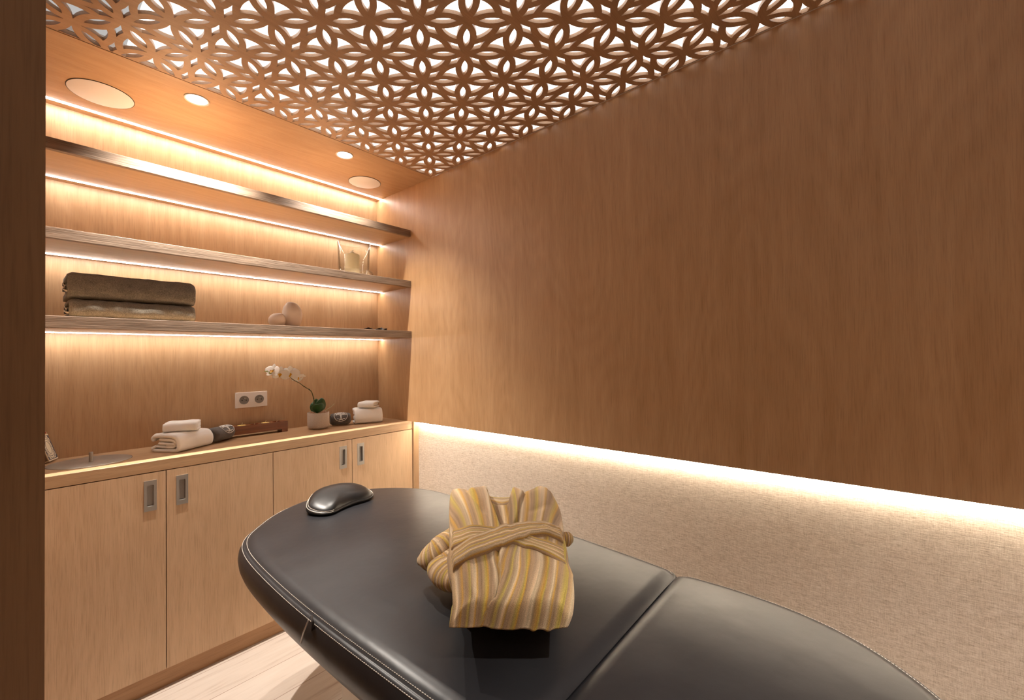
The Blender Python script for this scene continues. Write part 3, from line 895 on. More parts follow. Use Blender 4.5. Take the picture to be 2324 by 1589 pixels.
for k, (ins, fr) in enumerate(((-.004, .10), (-.003, .28), (.006, .5), (.012, .75), (.022, .95), (.035, 1.0))):
    cur_ = []
    for q, (i, j) in zip(pos0, per):
        d = Vector((q.x - ctr.x, q.y - ctr.y, 0)).normalized()
        z = q.z + (top_t - q.z) * fr
        wob = .004 * noise.noise(Vector((i * .12, j * .12, k * .7)))
        bk_ = (1 - sm(6, 60, j)) * (.20 * fr ** .55)
        cur_.append(bm.verts.new((q.x - d.x * (ins + wob) + axr.x * bk_, q.y - d.y * (ins + wob) + axr.y * bk_, z)))
        uvs.append((i / NA + .02 * k, j / NB * 1.4 - .05 * k))
    for x in range(len(per)):
        y = (x + 1) % len(per); bm.faces.new((prev[x], prev[y], cur_[y], cur_[x]))
    prev = cur_
bm.faces.new(prev)
body = obj('body', bm, M_robe, rb, True); uvset(body, uvs)
# belt: two crossing bands laid over the body
def inv(u, v):
    """image direction -> (a, b) on the robe patch, by search"""
    best = None
    p = None
    lo_a, hi_a, lo_b, hi_b = -.04, 1.04, 0.0, 1.0
    for it in range(7):
        best = None
        for x in range(9):
            for y in range(9):
                a = lo_a + (hi_a - lo_a) * x / 8; b_ = lo_b + (hi_b - lo_b) * y / 8
                q = rsurf(max(0, min(1, a)), max(0, min(1, b_))) - CAM
                z = q.dot(CF); U = CX + F_PX * q.dot(CR) / z; V = CY - F_PX * q.dot(CU) / z
                e = (U - u) ** 2 + (V - v) ** 2
                if best is None or e < best[0]: best = (e, a, b_)
        wa, wb = (hi_a - lo_a) / 4, (hi_b - lo_b) / 4
        lo_a, hi_a = max(-.04, best[1] - wa), min(1.04, best[1] + wa); lo_b, hi_b = max(0, best[2] - wb), min(1, best[2] + wb)
    return max(0, min(1, best[1])), max(0, min(1, best[2]))
def band(U, Lw, lift, name, uo):
    """U, Lw: upper / lower edge as pixel polylines across the robe"""
    n, m_ = 60, 12
    cu_, cl_ = crom([(u, v, 0) for u, v in U], 8), crom([(u, v, 0) for u, v in Lw], 8)
    def samp(C, t):
        f = t * (len(C) - 1); k = min(int(f), len(C) - 2); return C[k].lerp(C[k+1], f - k)
    ups = [inv(*samp(cu_, i / n).xy) for i in range(n + 1)]; los = [inv(*samp(cl_, i / n).xy) for i in range(n + 1)]
    def soft(A):
        for _ in range(6):
            A = [A[0]] + [tuple((A[i-1][q] + 2 * A[i][q] + A[i+1][q]) / 4 for q in (0, 1)) for i in range(1, len(A) - 1)] + [A[-1]]
        return A
    ups, los = soft(ups), soft(los)
    bm = bmesh.new(); uv = []; G = []
    for i in range(n + 1):
        rw = []
        for k in range(m_ + 1):
            s = k / m_; a = ups[i][0] * (1 - s) + los[i][0] * s; b_ = ups[i][1] * (1 - s) + los[i][1] * s
            edge = min(s, 1 - s)
            hem = .0035 * g(edge - .10, .06) - .0015 * g(s - .30, .05)
            # smooth the ground below the band
            base = sum((rsurf(max(0, min(1, a + da)), max(0, min(1, b_ + db))) for da, db in ((0, 0), (.03, 0), (-.03, 0), (0, .03), (0, -.03), (.06, .0), (-.06, .0), (.045, .045), (-.045, -.045), (.045, -.045), (-.045, .045))), Vector()) / 11
            w = noise.noise(Vector((i * .11, s * 4, lift * 90))) * .0022
            end = sm(0, .05, i / n) * sm(0, .05, 1 - i / n)
            p = base + UP * ((lift + hem + w) * (.35 + .65 * sm(0, .10, edge)) * (.5 + .5 * end))
            rw.append(bm.verts.new(p)); uv.append((s * .55 + uo, i / n * 1.2))
        rw.append(bm.verts.new(rw[-1].co - UP * .016)); uv.append((.57 + uo, i / n * 1.2))
        rw.insert(0, bm.verts.new(rw[0].co - UP * .016)); uv.append((uo, i / n * 1.2))
        G.append(rw)
    for i in range(n):
        for k in range(m_ + 2): bm.faces.new((G[i][k], G[i][k+1], G[i+1][k+1], G[i+1][k]))
    bm.verts.index_update()
    o = obj(name, bm, M_robe, rb, True); uvset(o, uv); return o
band([(1022, 1212), (1040, 1201), (1063, 1197), (1111, 1198), (1165, 1207), (1216, 1226), (1255, 1236), (1282, 1248)],
     [(1021, 1252), (1044, 1237), (1075, 1228), (1115, 1226), (1165, 1237), (1200, 1246), (1240, 1261), (1285, 1283)], .006, 'belt', 3.2)
band([(1019, 1266), (1050, 1240), (1087, 1221), (1130, 1205), (1165, 1198), (1207, 1195), (1245, 1196), (1279, 1212)],
     [(1024, 1302), (1050, 1280), (1087, 1264), (1135, 1247), (1183, 1229), (1215, 1221), (1250, 1219), (1282, 1238)], .014, 'belt', 5.1)
# sleeve rolls
def roll(pts, rads, name, uo, flat=.8, n=20, twist=1.0):
    P = crom(pts, 8); R = [r.x for r in crom([(r, 0, 0) for r in rads], 8)]
    bm = bmesh.new(); rings = tube(bm, P, R, n, True, flat=flat)
    for v in bm.verts:
        v.co += Vector((noise.noise(v.co * 16), noise.noise(v.co * 16 + Vector((5, 0, 0))), noise.noise(v.co * 16 + Vector((0, 7, 0))))) * .006
    bm.verts.index_update()
    uv = []
    for k in range(len(P)):
        for q in range(n): uv.append((uo + k / len(P) * 1.0 * twist, q / n * 1.6 ))
    o = obj(name, bm, M_robe, rb, True); uvset(o, uv); return o
c_ = [at(1040, 1222, 2, .790), at(1012, 1240, 2, .785), at(990, 1258, 2, .772), at(966, 1268, 2, .755), at(950, 1275, 2, .745)]
roll(c_, [.040, .043, .041, .030, .012], 'sleeve', 1.1, twist=1.1)
c_ = [at(1046, 1240, 2, .775), at(1025, 1268, 2, .765), at(1008, 1285, 2, .755), at(1020, 1305, 2, .750), at(1040, 1318, 2, .750)]
roll(c_, [.040, .042, .043, .040, .030], 'sleeve', 2.6, twist=1.0)
c_ = [at(1255, 1222, 2, .79), at(1278, 1224, 2, .785), at(1292, 1225, 2, .782), at(1300, 1226, 2, .780)]
roll(c_, [.026, .024, .022, .010], 'sleeve', 4.0, twist=.7)
# back of the collar, inside the neck
bm = bmesh.new(); uv = []
G = []
for i in range(13):
    rw = []
    for k in range(7):
        u = 1108 + (1172 - 1108) * i / 12; x = (i / 12 - .5) * 2
        vtop = 1126 + 6 * (1 - x * x) * .6; vbot = 1190 - 30 * abs(x)
        v = vtop + (vbot - vtop) * k / 6
        rw.append(bm.verts.new(rp(u, v, .004 * (1 - x * x) - .002 - .018 * (k / 6)))); uv.append((7 + k * .05, i / 12 * .3))
    G.append(rw)
for i in range(12):
    for k in range(6): bm.faces.new((G[i][k], G[i][k+1], G[i+1][k+1], G[i+1][k]))
bm.verts.index_update()
o = obj('collar', bm, M_robe, rb, True); uvset(o, uv)
so = o.modifiers.new('thick', 'SOLIDIFY'); so.thickness = .004

# ------------------------------------------------------------------ towels
def ribbon(path, th, axis_o, axis_x, axis_w, w0, w1, name, mat, parent, nseg=16, edge=.25, nz=.0015, sd=0.0, bulge=0.0):
    """thick cloth layer following a 2D path (x along axis_x, z up), extruded along axis_w"""
    P = crom([(x, z, 0) for x, z in path], 6); n = len(P)
    nr = []
    for i in range(n):
        d = P[min(i+1, n-1)] - P[max(i-1, 0)]; nr.append(Vector((-d.y, d.x, 0)).normalized())
    loop = [p + v * th / 2 for p, v in zip(P, nr)]
    e1 = P[-1] + (P[-1] - P[-2]).normalized() * th * .4; e0 = P[0] + (P[0] - P[1]).normalized() * th * .4
    loop += [e1] + [p - v * th / 2 for p, v in reversed(list(zip(P, nr)))] + [e0]
    bm = bmesh.new(); rings = []
    mx_ = sum(q.x for q in loop) / len(loop); my_ = max(q.y for q in loop)
    for k in range(nseg + 1):
        t = k / nseg; w = w0 + (w1 - w0) * t; dd = min(t, 1 - t) * (w1 - w0)
        fx = 1 - .05 * (1 - sm(0, .014, dd)); fz = 1 - .07 * (1 - sm(0, .016, dd))
        rg = []
        for q in loop:
            c = Vector(axis_o) + Vector(axis_x) * (mx_ + (q.x - mx_) * fx) + Vector((0, 0, 1)) * (q.y * fz) + Vector(axis_w) * w
            c.z += bulge * math.sin(PI * t) * (1 if q.y > .03 else 0)
            dsp = noise.noise(c * 30 + Vector((sd, 0, 0))) * nz
            c += Vector((0, 0, abs(dsp) if q.y > .03 else max(dsp, -.001))) if q.y > .012 else Vector((0, 0, 0))
            c += Vector(axis_x) * noise.noise(c * 24 + Vector((sd, 9, 0))) * nz
            rg.append(bm.verts.new(c))
        rings.append(rg)
    m_ = len(loop)
    for a, c in zip(rings, rings[1:]):
        for i in range(m_): bm.faces.new((a[i], a[(i+1) % m_], c[(i+1) % m_], c[i]))
    for rg, s in ((rings[0], -1), (rings[-1], 1)):
        # cap as quads across the ribbon
        for i in range(n - 1):
            bm.faces.new((rg[i], rg[i+1], rg[2*n - i - 1], rg[2*n - i]))
        bm.faces.new((rg[n-1], rg[n], rg[n+1])); bm.faces.new((rg[0], rg[2*n], rg[2*n+1]))
    o = obj(name, bm, mat, parent, True)
    return o
def softbox(c, ax, ay, sx, sy, sz, mat, name, parent=None, r=.012, nz=.003, sd=0, taper=0):
    bm = bmesh.new()
    nx, ny, nzz = 18, 14, 8
    bmesh.ops.create_cube(bm, size=1)
    bmesh.ops.subdivide_edges(bm, edges=list(bm.edges), cuts=11, use_grid_fill=True)
    for v in bm.verts:
        p = Vector((v.co.x * sx, v.co.y * sy, v.co.z * sz))
        hx, hy, hz = sx / 2 - r, sy / 2 - r, sz / 2 - r
        q = Vector((max(-hx, min(hx, p.x)), max(-hy, min(hy, p.y)), max(-hz, min(hz, p.z))))
        d = p - q
        if d.length > 1e-9: p = q + d.normalized() * min(d.length, r) if d.length > r else p
        w = Vector(c) + Vector(ax) * p.x + Vector(ay) * p.y + Vector((0, 0, 1)) * (p.z + sz / 2)
        if p.z > -sz / 2 + .004:
            w += Vector((0, 0, 1)) * noise.noise(w * 22 + Vector((sd, 0, 0))) * nz + Vector(ax) * noise.noise(w * 25 + Vector((0, sd, 0))) * nz * .6 + Vector(ay) * noise.noise(w * 25 + Vector((0, 3, sd))) * nz * .6
        v.co = w
    return obj(name, bm, mat, parent, True)

# taupe bath towels on the lowest shelf
ST3 = 1.4505
def shelf_towel(z0, label, x0, x1, hgt, sd, drop=0):
    t = thing('folded_bath_towel', label, 'towel', ((x0 + x1) / 2, -.24, z0), 'taupe bath towels on the lowest shelf')
    th = hgt / 4 * 1.04
    yF = -.315; yB = -.12
    def lay(k): return th * (k + .5)
    # serpentine: front edge is one big fold
    path = [(yB, lay(0)), (yF + .035, lay(0)), (yF + th * .9, lay(0) + th * .05), (yF, hgt * .28), (yF - .004, hgt * .5), (yF, hgt * .72), (yF + th * .9, lay(3) - th * .05), (yF + .035, lay(3)), (yB, lay(3))]
    path = [(y - yF, z) for y, z in path]
    ribbon(path, th, (0, yF, z0), (0, 1, 0), (1, 0, 0), x0, x1, 'outer_fold', M_taupe, t, 30, nz=.006, sd=sd)
    path = [(.035, lay(1) + .001), (yB - yF - .004, lay(1)), (yB - yF + .006, hgt / 2), (yB - yF - .004, lay(2)), (.035, lay(2) - .001)]
    ribbon(path, th * .92, (0, yF, z0), (0, 1, 0), (1, 0, 0), x0 + .006, x1 - .006, 'inner_fold', M_taupe, t, 24, nz=.003, sd=sd + 4)
    # woven care label peeping out of the left end
    bm = bmesh.new()
    P = crom([(x0 - .001, yF + .045, z0 + hgt * .42), (x0 - .008, yF + .035, z0 + hgt * .55), (x0 - .004, yF + .025, z0 + hgt * .40), (x0 - .010, yF + .018, z0 + hgt * .30), (x0 + .002, yF + .012, z0 + hgt * .25)], 4)
    tube(bm, P, .007, 6, flat=.25, up=(1, 0, 0)); lb = obj('label_tag', bm, M_thread, t, True); lb['label'] = 'pale woven tag'
    bm = bmesh.new()
    for q in P[3::5]: addbox(bm, q.x - .004, q.x + .002, q.y - .002, q.y + .002, q.z - .006, q.z + .006, .0008)
    obj('tag_print', bm, M_dgrey, lb)
    return t
shelf_towel(ST3, 'taupe bath towel folded flat on the lowest shelf, under another one', -1.452, -1.078, .0655, 1)
shelf_towel(ST3 + .0735, 'taupe bath towel with a ruffled top, lying on another on the lowest shelf', -1.456, -1.078, .088, 7)

def rolled(c, ax, r, L, mat, name, parent, sd=0):
    """fat roll lying on the worktop, axis ax"""
    ax = Vector(ax).normalized(); sdv = Vector((0, 0, 1)).cross(ax)
    bm = bmesh.new(); n = 40; rings = []
    for k in range(23):
        t = k / 22; e = min(t, 1 - t) * 22
        s = 1 if e > 3 else (.80 + .20 * math.sin(e / 3 * PI / 2))
        rg = []
        for i in range(n):
            a = 2 * PI * i / n
            rr = r * s * (1 + .035 * math.cos(2 * a))
            p = Vector(c) + ax * ((t - .5) * L) + sdv * (rr * math.cos(a)) + Vector((0, 0, 1)) * (r + rr * .94 * math.sin(a))
            p.z = max(p.z, c[2] + .0005)
            p += (sdv * math.cos(a) + Vector((0, 0, 1)) * math.sin(a)) * noise.noise(p * 26 + Vector((sd, 0, 0))) * .002
            rg.append(bm.verts.new(p))
        rings.append(rg)
    for a, b_ in zip(rings, rings[1:]):
        for i in range(n): bm.faces.new((a[i], a[(i+1) % n], b_[(i+1) % n], b_[i]))
    for rg, s in ((rings[0], -1), (rings[-1], 1)):
        # spiral dimpled end
        cen = sum((v.co for v in rg), Vector()) / n; last = rg
        for f, d in ((.78, .002), (.72, -.002), (.5, .001), (.44, -.003), (.2, .000)):
            nw = [bm.verts.new(cen + (v.co - cen) * f + ax * s * d) for v in rg]
            for i in range(n): bm.faces.new((last[i], last[(i+1) % n], nw[(i+1) % n], nw[i]))
            last = nw
        bm.faces.new(last)
    return obj(name, bm, mat, parent, True)
def emblem(c, ax, r, L, parent, ang0, size, flip=1):
    """stitched round badge with a spreading tree, wrapped on the roll"""
    ax = Vector(ax).normalized(); sdv = Vector((0, 0, 1)).cross(ax)
    def on(u, v):     # u along axis, v around (upwards), unit = size
        a = ang0 + flip * v * size / r
        rr = r * 1.0 + .0012
        k = 1 + .035 * math.cos(2 * a)
        return Vector(c) + ax * (u * size) + sdv * (rr * k * math.cos(a)) + Vector((0, 0, 1)) * (r + rr * k * .94 * math.sin(a))
    bm = bmesh.new()
    tube(bm, [on(math.cos(q), math.sin(q)) for q in [2 * PI * i / 40 for i in range(42)]], .0014, 6, cap=False)
    rnd = random.Random(3)
    def seg(P, w): tube(bm, [on(*p) for p in P], w, 5)
    seg([(0, -.75), (-.03, -.4), (0, -.05)], .0028); seg([(.0, -.75), (.07, -.4), (0, -.05)], .0022)
    for s in (-1, 1):
        seg([(0, -.1), (s * .25, .12), (s * .55, .2), (s * .8, .12)], .0020)
        seg([(0, -.05), (s * .18, .3), (s * .45, .55), (s * .5, .75)], .0020)
        seg([(s * .25, .12), (s * .4, .38), (s * .75, .45)], .0016)
        seg([(0, -.7), (s * .3, -.6), (s * .6, -.55)], .0018); seg([(0, -.6), (s * .2, -.75), (s * .35, -.88)], .0016)
        seg([(0, 0), (s * .05, .5), (s * .18, .9)], .0016)
    for i in range(64):
        q = rnd.uniform(.05, PI - .05); rr_ = rnd.uniform(.45, .92); x, y = rr_ * math.cos(q), rr_ * math.sin(q)
        seg([(x - .04, y), (x, y + .05), (x + .05, y + .01)], .0022)
    return obj('embroidery', bm, M_embr, parent, True)

# left towel set: white folded towel, small one on top, charcoal guest towel beside
DX = Vector((.84, .54, 0)).normalized()          # long direction, away to the right
NX = Vector((-.54, .84, 0))                      # toward the wall, left
O1 = Vector((-1.128, -.272, HC + .0008))
t = thing('folded_hand_towel', 'thick white folded towel showing its folds, left end of the worktop, under a small one', 'towel', O1, 'white towels on the worktop')
th = .013
path = [(.120, .052), (.128, .060), (.118, .069), (.06, .072), (.020, .068), (.004, .055), (-.002, .035), (.002, .014), (.016, .007), (.06, .0068), (.118, .008), (.127, .017), (.116, .024)]
ribbon(path, th, O1, NX, DX, 0, .175, 'outer_fold', M_tw, t, 20, nz=.004, sd=2)
path = [(.095, .056), (.035, .053), (.018, .044), (.030, .036), (.098, .0385)]
ribbon(path, .011, O1, NX, DX, .002, .173, 'inner_fold', M_tw, t, 16, nz=.002, sd=3)
path = [(.110, .0245), (.04, .0215), (.022, .026), (.03, .0305), (.06, .031)]
ribbon(path, .008, O1, NX, DX, .002, .173, 'inner_fold', M_tw, t, 16, nz=.002, sd=5)
c1 = O1 + DX * .085 + NX * .066 + Vector((0, 0, .0785))
ax_s = Vector((.92, -.38, 0)).normalized()
t = thing('face_cloth', 'small white folded cloth lying on the left white towel', 'towel', c1, 'small white cloths')
ribbon([(.094, .006), (.03, .006), (.006, .010), (.001, .020), (.006, .031), (.03, .034), (.094, .034)], .012, c1 + Vector((-ax_s.y, ax_s.x, 0)) * -.046, Vector((-ax_s.y, ax_s.x, 0)), ax_s, -.060, .060, 'outer_fold', M_tw, t, 14, nz=.003, sd=8)
softbox(c1 + Vector((0, 0, .010)) + Vector((-ax_s.y, ax_s.x, 0)) * .008, ax_s, Vector((-ax_s.y, ax_s.x, 0)), .122, .078, .021, M_tw, 'inner_fold', t, .006, .001, 2)
cg = Vector((-.935, -.120, HC + .0008)); axg = DX
gt = thing('guest_towel', 'charcoal rolled guest towel with a pale embroidered tree, by the wooden candle holder', 'towel', cg, 'charcoal rolled towels')
gr = rolled(cg, axg, .037, .115, M_tg, 'roll', gt, 3)
emblem(cg + axg * .018, axg, .037, .1, gt, math.radians(128), .033, -1)

# right towel set
DX2 = Vector((.148, -.062, 0)).normalized(); NX2 = Vector((-DX2.y, DX2.x, 0))
O2 = Vector((-.272, -.180, HC + .0008))
t = thing('folded_hand_towel', 'thick white folded towel with its closed side outward, in the corner by the right wall', 'towel', O2, 'white towels on the worktop')
path = [(.118, .006), (.060, .006), (.016, .007), (.002, .020), (-.003, .044), (.004, .066), (.020, .080), (.06, .082), (.118, .080)]
ribbon(path, .012, O2, NX2, DX2, 0, .158, 'outer_fold', M_tw, t, 18, nz=.004, sd=12)
softbox(O2 + DX2 * .079 + NX2 * .066 + Vector((0, 0, .0125)), DX2, NX2, .150, .104, .030, M_tw, 'inner_fold', t, .010, .001, 4)
softbox(O2 + DX2 * .079 + NX2 * .066 + Vector((0, 0, .0435)), DX2, NX2, .150, .104, .030, M_tw, 'inner_fold', t, .010, .001, 5)
c2 = O2 + DX2 * .085 + NX2 * .052 + Vector((0, 0, .0900)); a2 = Vector((.60, -.80, 0)).normalized(); b2 = Vector((.80, .60, 0)).normalized()
t = thing('face_cloth', 'small white folded cloth lying askew on the right white towel', 'towel', c2, 'small white cloths')
ribbon([(.098, .005), (.03, .005), (.006, .009), (.001, .018), (.006, .028), (.03, .032), (.098, .031)], .010, c2 - b2 * .050, b2, a2, -.046, .050, 'outer_fold', M_tw, t, 14, nz=.002, sd=18)
softbox(c2 + Vector((0, 0, .0105)) + b2 * .006, a2, b2, .090, .076, .0155, M_tw, 'inner_fold', t, .006, .001, 6)
cg = Vector((-.334, -.128, HC + .0008)); axg = DX2
gt = thing('guest_towel', 'charcoal rolled guest towel with a pale embroidered tree, between orchid and corner towels', 'towel', cg, 'charcoal rolled towels')
rolled(cg, axg, .037, .108, M_tg, 'roll', gt, 9)
emblem(cg, axg, .037, .1, gt, math.radians(142), .036, -1)

# ------------------------------------------------------------------ wooden tealight holder
t = thing('tealight_holder', 'long low reddish wooden candle holder on two end feet against the back wall', 'candle holder', (-.76, -.062, HC))
x0, x1, y0, y1 = -.915, -.612, -.090, -.030
HXS = [-.880, -.824, -.767, -.713, -.658]
bm = bmesh.new()
zt = HC + .056; zb = HC + .016
# top slab with five round wells
tmpb = bmesh.new()
r = .0205; nn = 24
for k, hx in enumerate(HXS):
    xa = x0 if k == 0 else (HXS[k-1] + hx) / 2; xb = x1 if k == 4 else (HXS[k+1] + hx) / 2
    cy = (y0 + y1) / 2
    ang = [2 * PI * i / nn for i in range(nn)]
    def sq(a_):
        c_, s_ = math.cos(a_), math.sin(a_)
        tx = ((xb - hx) if c_ > 0 else (hx - xa)) / max(1e-9, abs(c_)); ty = (y1 - cy) / max(1e-9, abs(s_)); q = min(tx, ty)
        return (hx + c_ * q, cy + s_ * q)
    o_ = [bm.verts.new((*sq(a_), zt)) for a_ in ang]; i_ = [bm.verts.new((hx + r * math.cos(a_), cy + r * math.sin(a_), zt)) for a_ in ang]
    d_ = [bm.verts.new((hx + r * math.cos(a_), cy + r * math.sin(a_), zt - .018)) for a_ in ang]
    for i in range(nn):
        j = (i + 1) % nn
        bm.faces.new((o_[i], o_[j], i_[j], i_[i])); bm.faces.new((i_[i], i_[j], d_[j], d_[i]))
    bm.faces.new(d_)
vs = {}
for x in (x0, x1):
    for y in (y0, y1):
        for z in (zt, zb): vs[(x, y, z)] = bm.verts.new((x, y, z))
bm.faces.new((vs[(x0, y0, zt)], vs[(x1, y0, zt)], vs[(x1, y0, zb)], vs[(x0, y0, zb)])); bm.faces.new((vs[(x0, y1, zt)], vs[(x1, y1, zt)], vs[(x1, y1, zb)], vs[(x0, y1, zb)]))
bm.faces.new((vs[(x0, y0, zt)], vs[(x0, y1, zt)], vs[(x0, y1, zb)], vs[(x0, y0, zb)])); bm.faces.new((vs[(x1, y0, zt)], vs[(x1, y1, zt)], vs[(x1, y1, zb)], vs[(x1, y0, zb)]))
bm.faces.new((vs[(x0, y0, zb)], vs[(x1, y0, zb)], vs[(x1, y1, zb)], vs[(x0, y1, zb)]))
obj('beam', bm, M_red, t)
for xa in (x0, x1 - .030):
    obj('foot', box(xa, xa + .030, y0 + .0005, y1 - .0005, HC + .0005, zb, .0008), M_red, t)
for k, hx in enumerate(HXS):
    yel = k in (1, 3)
    zc = zt - .0178 if not yel else zt - .0178
    lab = ['purple tealight in the far left well of the wooden holder, next to the charcoal towel', 'yellow tealight with a raised wick, nearer the charcoal towel', 'purple tealight in the middle well of the wooden holder', 'yellow tealight with a raised wick, nearer the orchid', 'purple tealight in the right end well of the wooden holder'][k]
    c = thing('tealight', lab, 'candle', (hx, -.060, zc), 'tealights in the wooden holder')
    H = .0185 if yel else .011
    bm = bmesh.new(); lathe(bm, [(0, 0), (.0192, 0), (.0194, H), (.0188, H), (.0186, H - .002), (0, H - .002)], (hx, -.060, zc), 28)
    obj('cup', bm, M_tin, c, True, angle=40)
    bm = bmesh.new(); lathe(bm, [(0, H - .0018), (.0185, H - .0018), (.0180, H + .0008), (0, H + .0014)], (hx, -.060, zc), 28)
    obj('wax', bm, M_waxy if yel else M_purple, c, True)
    bm = bmesh.new(); tube(bm, [(hx, -.06, zc + H), (hx + .001, -.06, zc + H + .006), (hx + .004, -.061, zc + H + .013)], .0010, 6)
    obj('wick', bm, M_wick, c, True)

# ------------------------------------------------------------------ orchid
PC = Vector((-.472, -.146, HC))
t = thing('potted_orchid', 'white moth orchid with one arching stem in a cream embossed pot', 'orchid', PC)
bm = bmesh.new(); prof = [(0, .0005), (.036, .0005), (.037, .004), (.041, .006), (.049, .0075), (.0548, .015), (.0562, .028), (.0562, .0905), (.0545, .092), (.0525, .090), (.0520, .070), (0, .070)]
lathe(bm, prof, PC, 64)
po = obj('pot', bm, M_pot, t, True, angle=50)
me = po.data; ul = me.uv_layers.new(name='UVMap')
for p in me.polygons:
    us = []
    for li in p.loop_indices:
        c = me.vertices[me.loops[li].vertex_index].co; us.append(math.atan2(c.y, c.x) / (2 * PI))
    wrap = max(us) - min(us) > .5
    for li, u in zip(p.loop_indices, us):
        c = me.vertices[me.loops[li].vertex_index].co
        ul.data[li].uv = (u + (1 if wrap and u < 0 else 0), c.z / .0905)
bm = bmesh.new(); rnd = random.Random(5)
lathe(bm, [(0, .083), (.03, .084), (.0515, .080)], PC, 24)
for i in range(110):
    q = rnd.uniform(0, 2 * PI); r_ = .050 * math.sqrt(rnd.random()); s = rnd.uniform(.003, .007)
    tmpb = bmesh.new(); bmesh.ops.create_icosphere(tmpb, subdivisions=1, radius=s)
    merge(bm, tmpb, 0, Matrix.Translation(PC + Vector((r_ * math.cos(q), r_ * math.sin(q), .084 + rnd.uniform(0, .008)))) @ Matrix.Rotation(rnd.uniform(0, 6), 4, 'Z') @ Matrix.Rotation(rnd.uniform(0, 6), 4, 'X') @ Matrix.Diagonal((1.5, .9, .5, 1)))
bk = obj('bark', bm, M_bark, t); bk['kind'] = 'stuff'
YO = -.146
def ov(u, v, y=YO): return at(u, v, 1, y)
stem_pts = [ov(714, 944), ov(713, 930), ov(712.5, 910), ov(710, 898), ov(706.5, 889), ov(701, 884), ov(694, 880), ov(688, 876), ov(680, 870), ov(672, 866), ov(665, 862), ov(655, 853), ov(645, 847), ov(630, 844), ov(616, 845), ov(604, 843)]
C = crom(stem_pts, 5)
bm = bmesh.new(); tube(bm, C, [.0033 - .0022 * i / len(C) for i in range(len(C))], 8)
for k in (12, 24, 33): 
    tube(bm, [C[k] - (C[k+1] - C[k]).normalized() * .002, C[k] + (C[k+1] - C[k]).normalized() * .003], [.0044, .0036], 8)
obj('stem', bm, M_stem, t, True)
bm = bmesh.new(); tube(bm, crom([ov(736, 938), ov(742, 930), ov(750, 925), ov(755, 920), ov(758, 917)], 4), [.0022] * 8 + [.0018] * 9, 7)
tube(bm, crom([ov(737, 939), ov(742, 937), ov(746, 938), ov(750, 944)], 4), .0020, 7); tube(bm, crom([ov(724, 942), ov(734, 940, -.17), ov(742, 941, -.17), ov(745, 944, -.18)], 4), .0020, 7)
tube(bm, crom([ov(718, 941), ov(722, 945, -.18), ov(730, 944, -.18)], 4), .0020, 7)
obj('root', bm, M_root, t, True)
def leafmesh(base, tip, width, up, cup=.3, n=12, m_=6, curl=0):
    bm = bmesh.new(); base, tip = Vector(base), Vector(tip); d = tip - base; s = d.cross(Vector(up)).normalized(); nrm = s.cross(d).normalized()
    G = []
    for i in range(n + 1):
        t_ = i / n; w = width * math.sin(PI * min(1, (t_ * .93 + .05))) ** .62 * (.35 + .65 * sm(0, .35, t_)); c = base + d * t_ + nrm * (curl * math.sin(PI * t_ * .9))
        G.append([bm.verts.new(c + s * (w * (k / m_ * 2 - 1)) + nrm * (cup * w * abs(k / m_ * 2 - 1) ** 1.5)) for k in range(m_ + 1)])
    for i in range(n):
        for k in range(m_): bm.faces.new((G[i][k], G[i][k+1], G[i+1][k+1], G[i+1][k]))
    return bm
lf = [(ov(722, 937), ov(719, 905, -.115), .026, (0, 1, .1), .3, .010), (ov(724, 938, -.15), ov(731, 904, -.150), .030, (.1, 1, .1), .35, -.008),
      (ov(722, 940, -.165), ov(722, 919, -.215), .034, (0, .5, 1), .45, .012), (ov(718, 938), ov(708, 915, -.12), .020, (0, 1, 0), .3, 0)]
for b0, t0, w, up, cp, cl in lf:
    o = obj('leaf', leafmesh(b0, t0, w, up, cp, curl=cl), M_leaf, t, True); so = o.modifiers.new('t', 'SOLIDIFY'); so.thickness = .0016
def petal(bm, c, dirv, nrm, L, w, cup, mi=0):
    dirv = dirv.normalized(); s = dirv.cross(nrm).normalized(); G = []
    for i in range(9):
        t_ = i / 8; ww = w * math.sin(PI * min(1, t_ * .88 + .10)) ** .7
        G.append([bm.verts.new(c + dirv * (L * t_) + s * (ww * (k / 6 * 2 - 1)) + nrm * (cup * (t_ ** 1.5) * L - .12 * ww * (abs(k / 6 * 2 - 1) ** 2))) for k in range(7)])
    for i in range(8):
        for k in range(6):
            f = bm.faces.new((G[i][k], G[i][k+1], G[i+1][k+1], G[i+1][k])); f.material_index = mi
def flower(c, face, upv, sc, name='flower'):
    face = Vector(face).normalized(); upv = Vector(upv); upv = (upv - face * upv.dot(face)).normalized(); rt = upv.cross(face)
    bm = bmesh.new()
    for a_ in (90, 215, 325):
        q = math.radians(a_); petal(bm, c, rt * math.cos(q) + upv * math.sin(q), face, .036 * sc, .0125 * sc, .10)
    c2 = c + face * .002
    for a_ in (12, 168):
        q = math.radians(a_); petal(bm, c2, rt * math.cos(q) + upv * math.sin(q), face, .040 * sc, .0215 * sc, .14)
    o = obj('flower', bm, M_petal, t, True); so = o.modifiers.new('t', 'SOLIDIFY'); so.thickness = .0007
    bm = bmesh.new(); tb_ = bmesh.new(); bmesh.ops.create_icosphere(tb_, subdivisions=2, radius=.0045 * sc)
    merge(bm, tb_, 0, Matrix.Translation(c + face * .006)); 
    petal(bm, c + face * .006, -upv + face * .7, face, .014 * sc, .005 * sc, .3); petal(bm, c + face * .006, rt + face * .8, face, .010 * sc, .004 * sc, .2); petal(bm, c + face * .006, -rt + face * .8, face, .010 * sc, .004 * sc, .2)
    h = obj('throat', bm, M_throat, o, True); h['label'] = 'golden yellow throat'
tocam = Vector((-.45, -.85, -.05))
flower(ov(620, 843, -.15), (-.85, -.5, .25), (.3, .1, 1), 1.08)
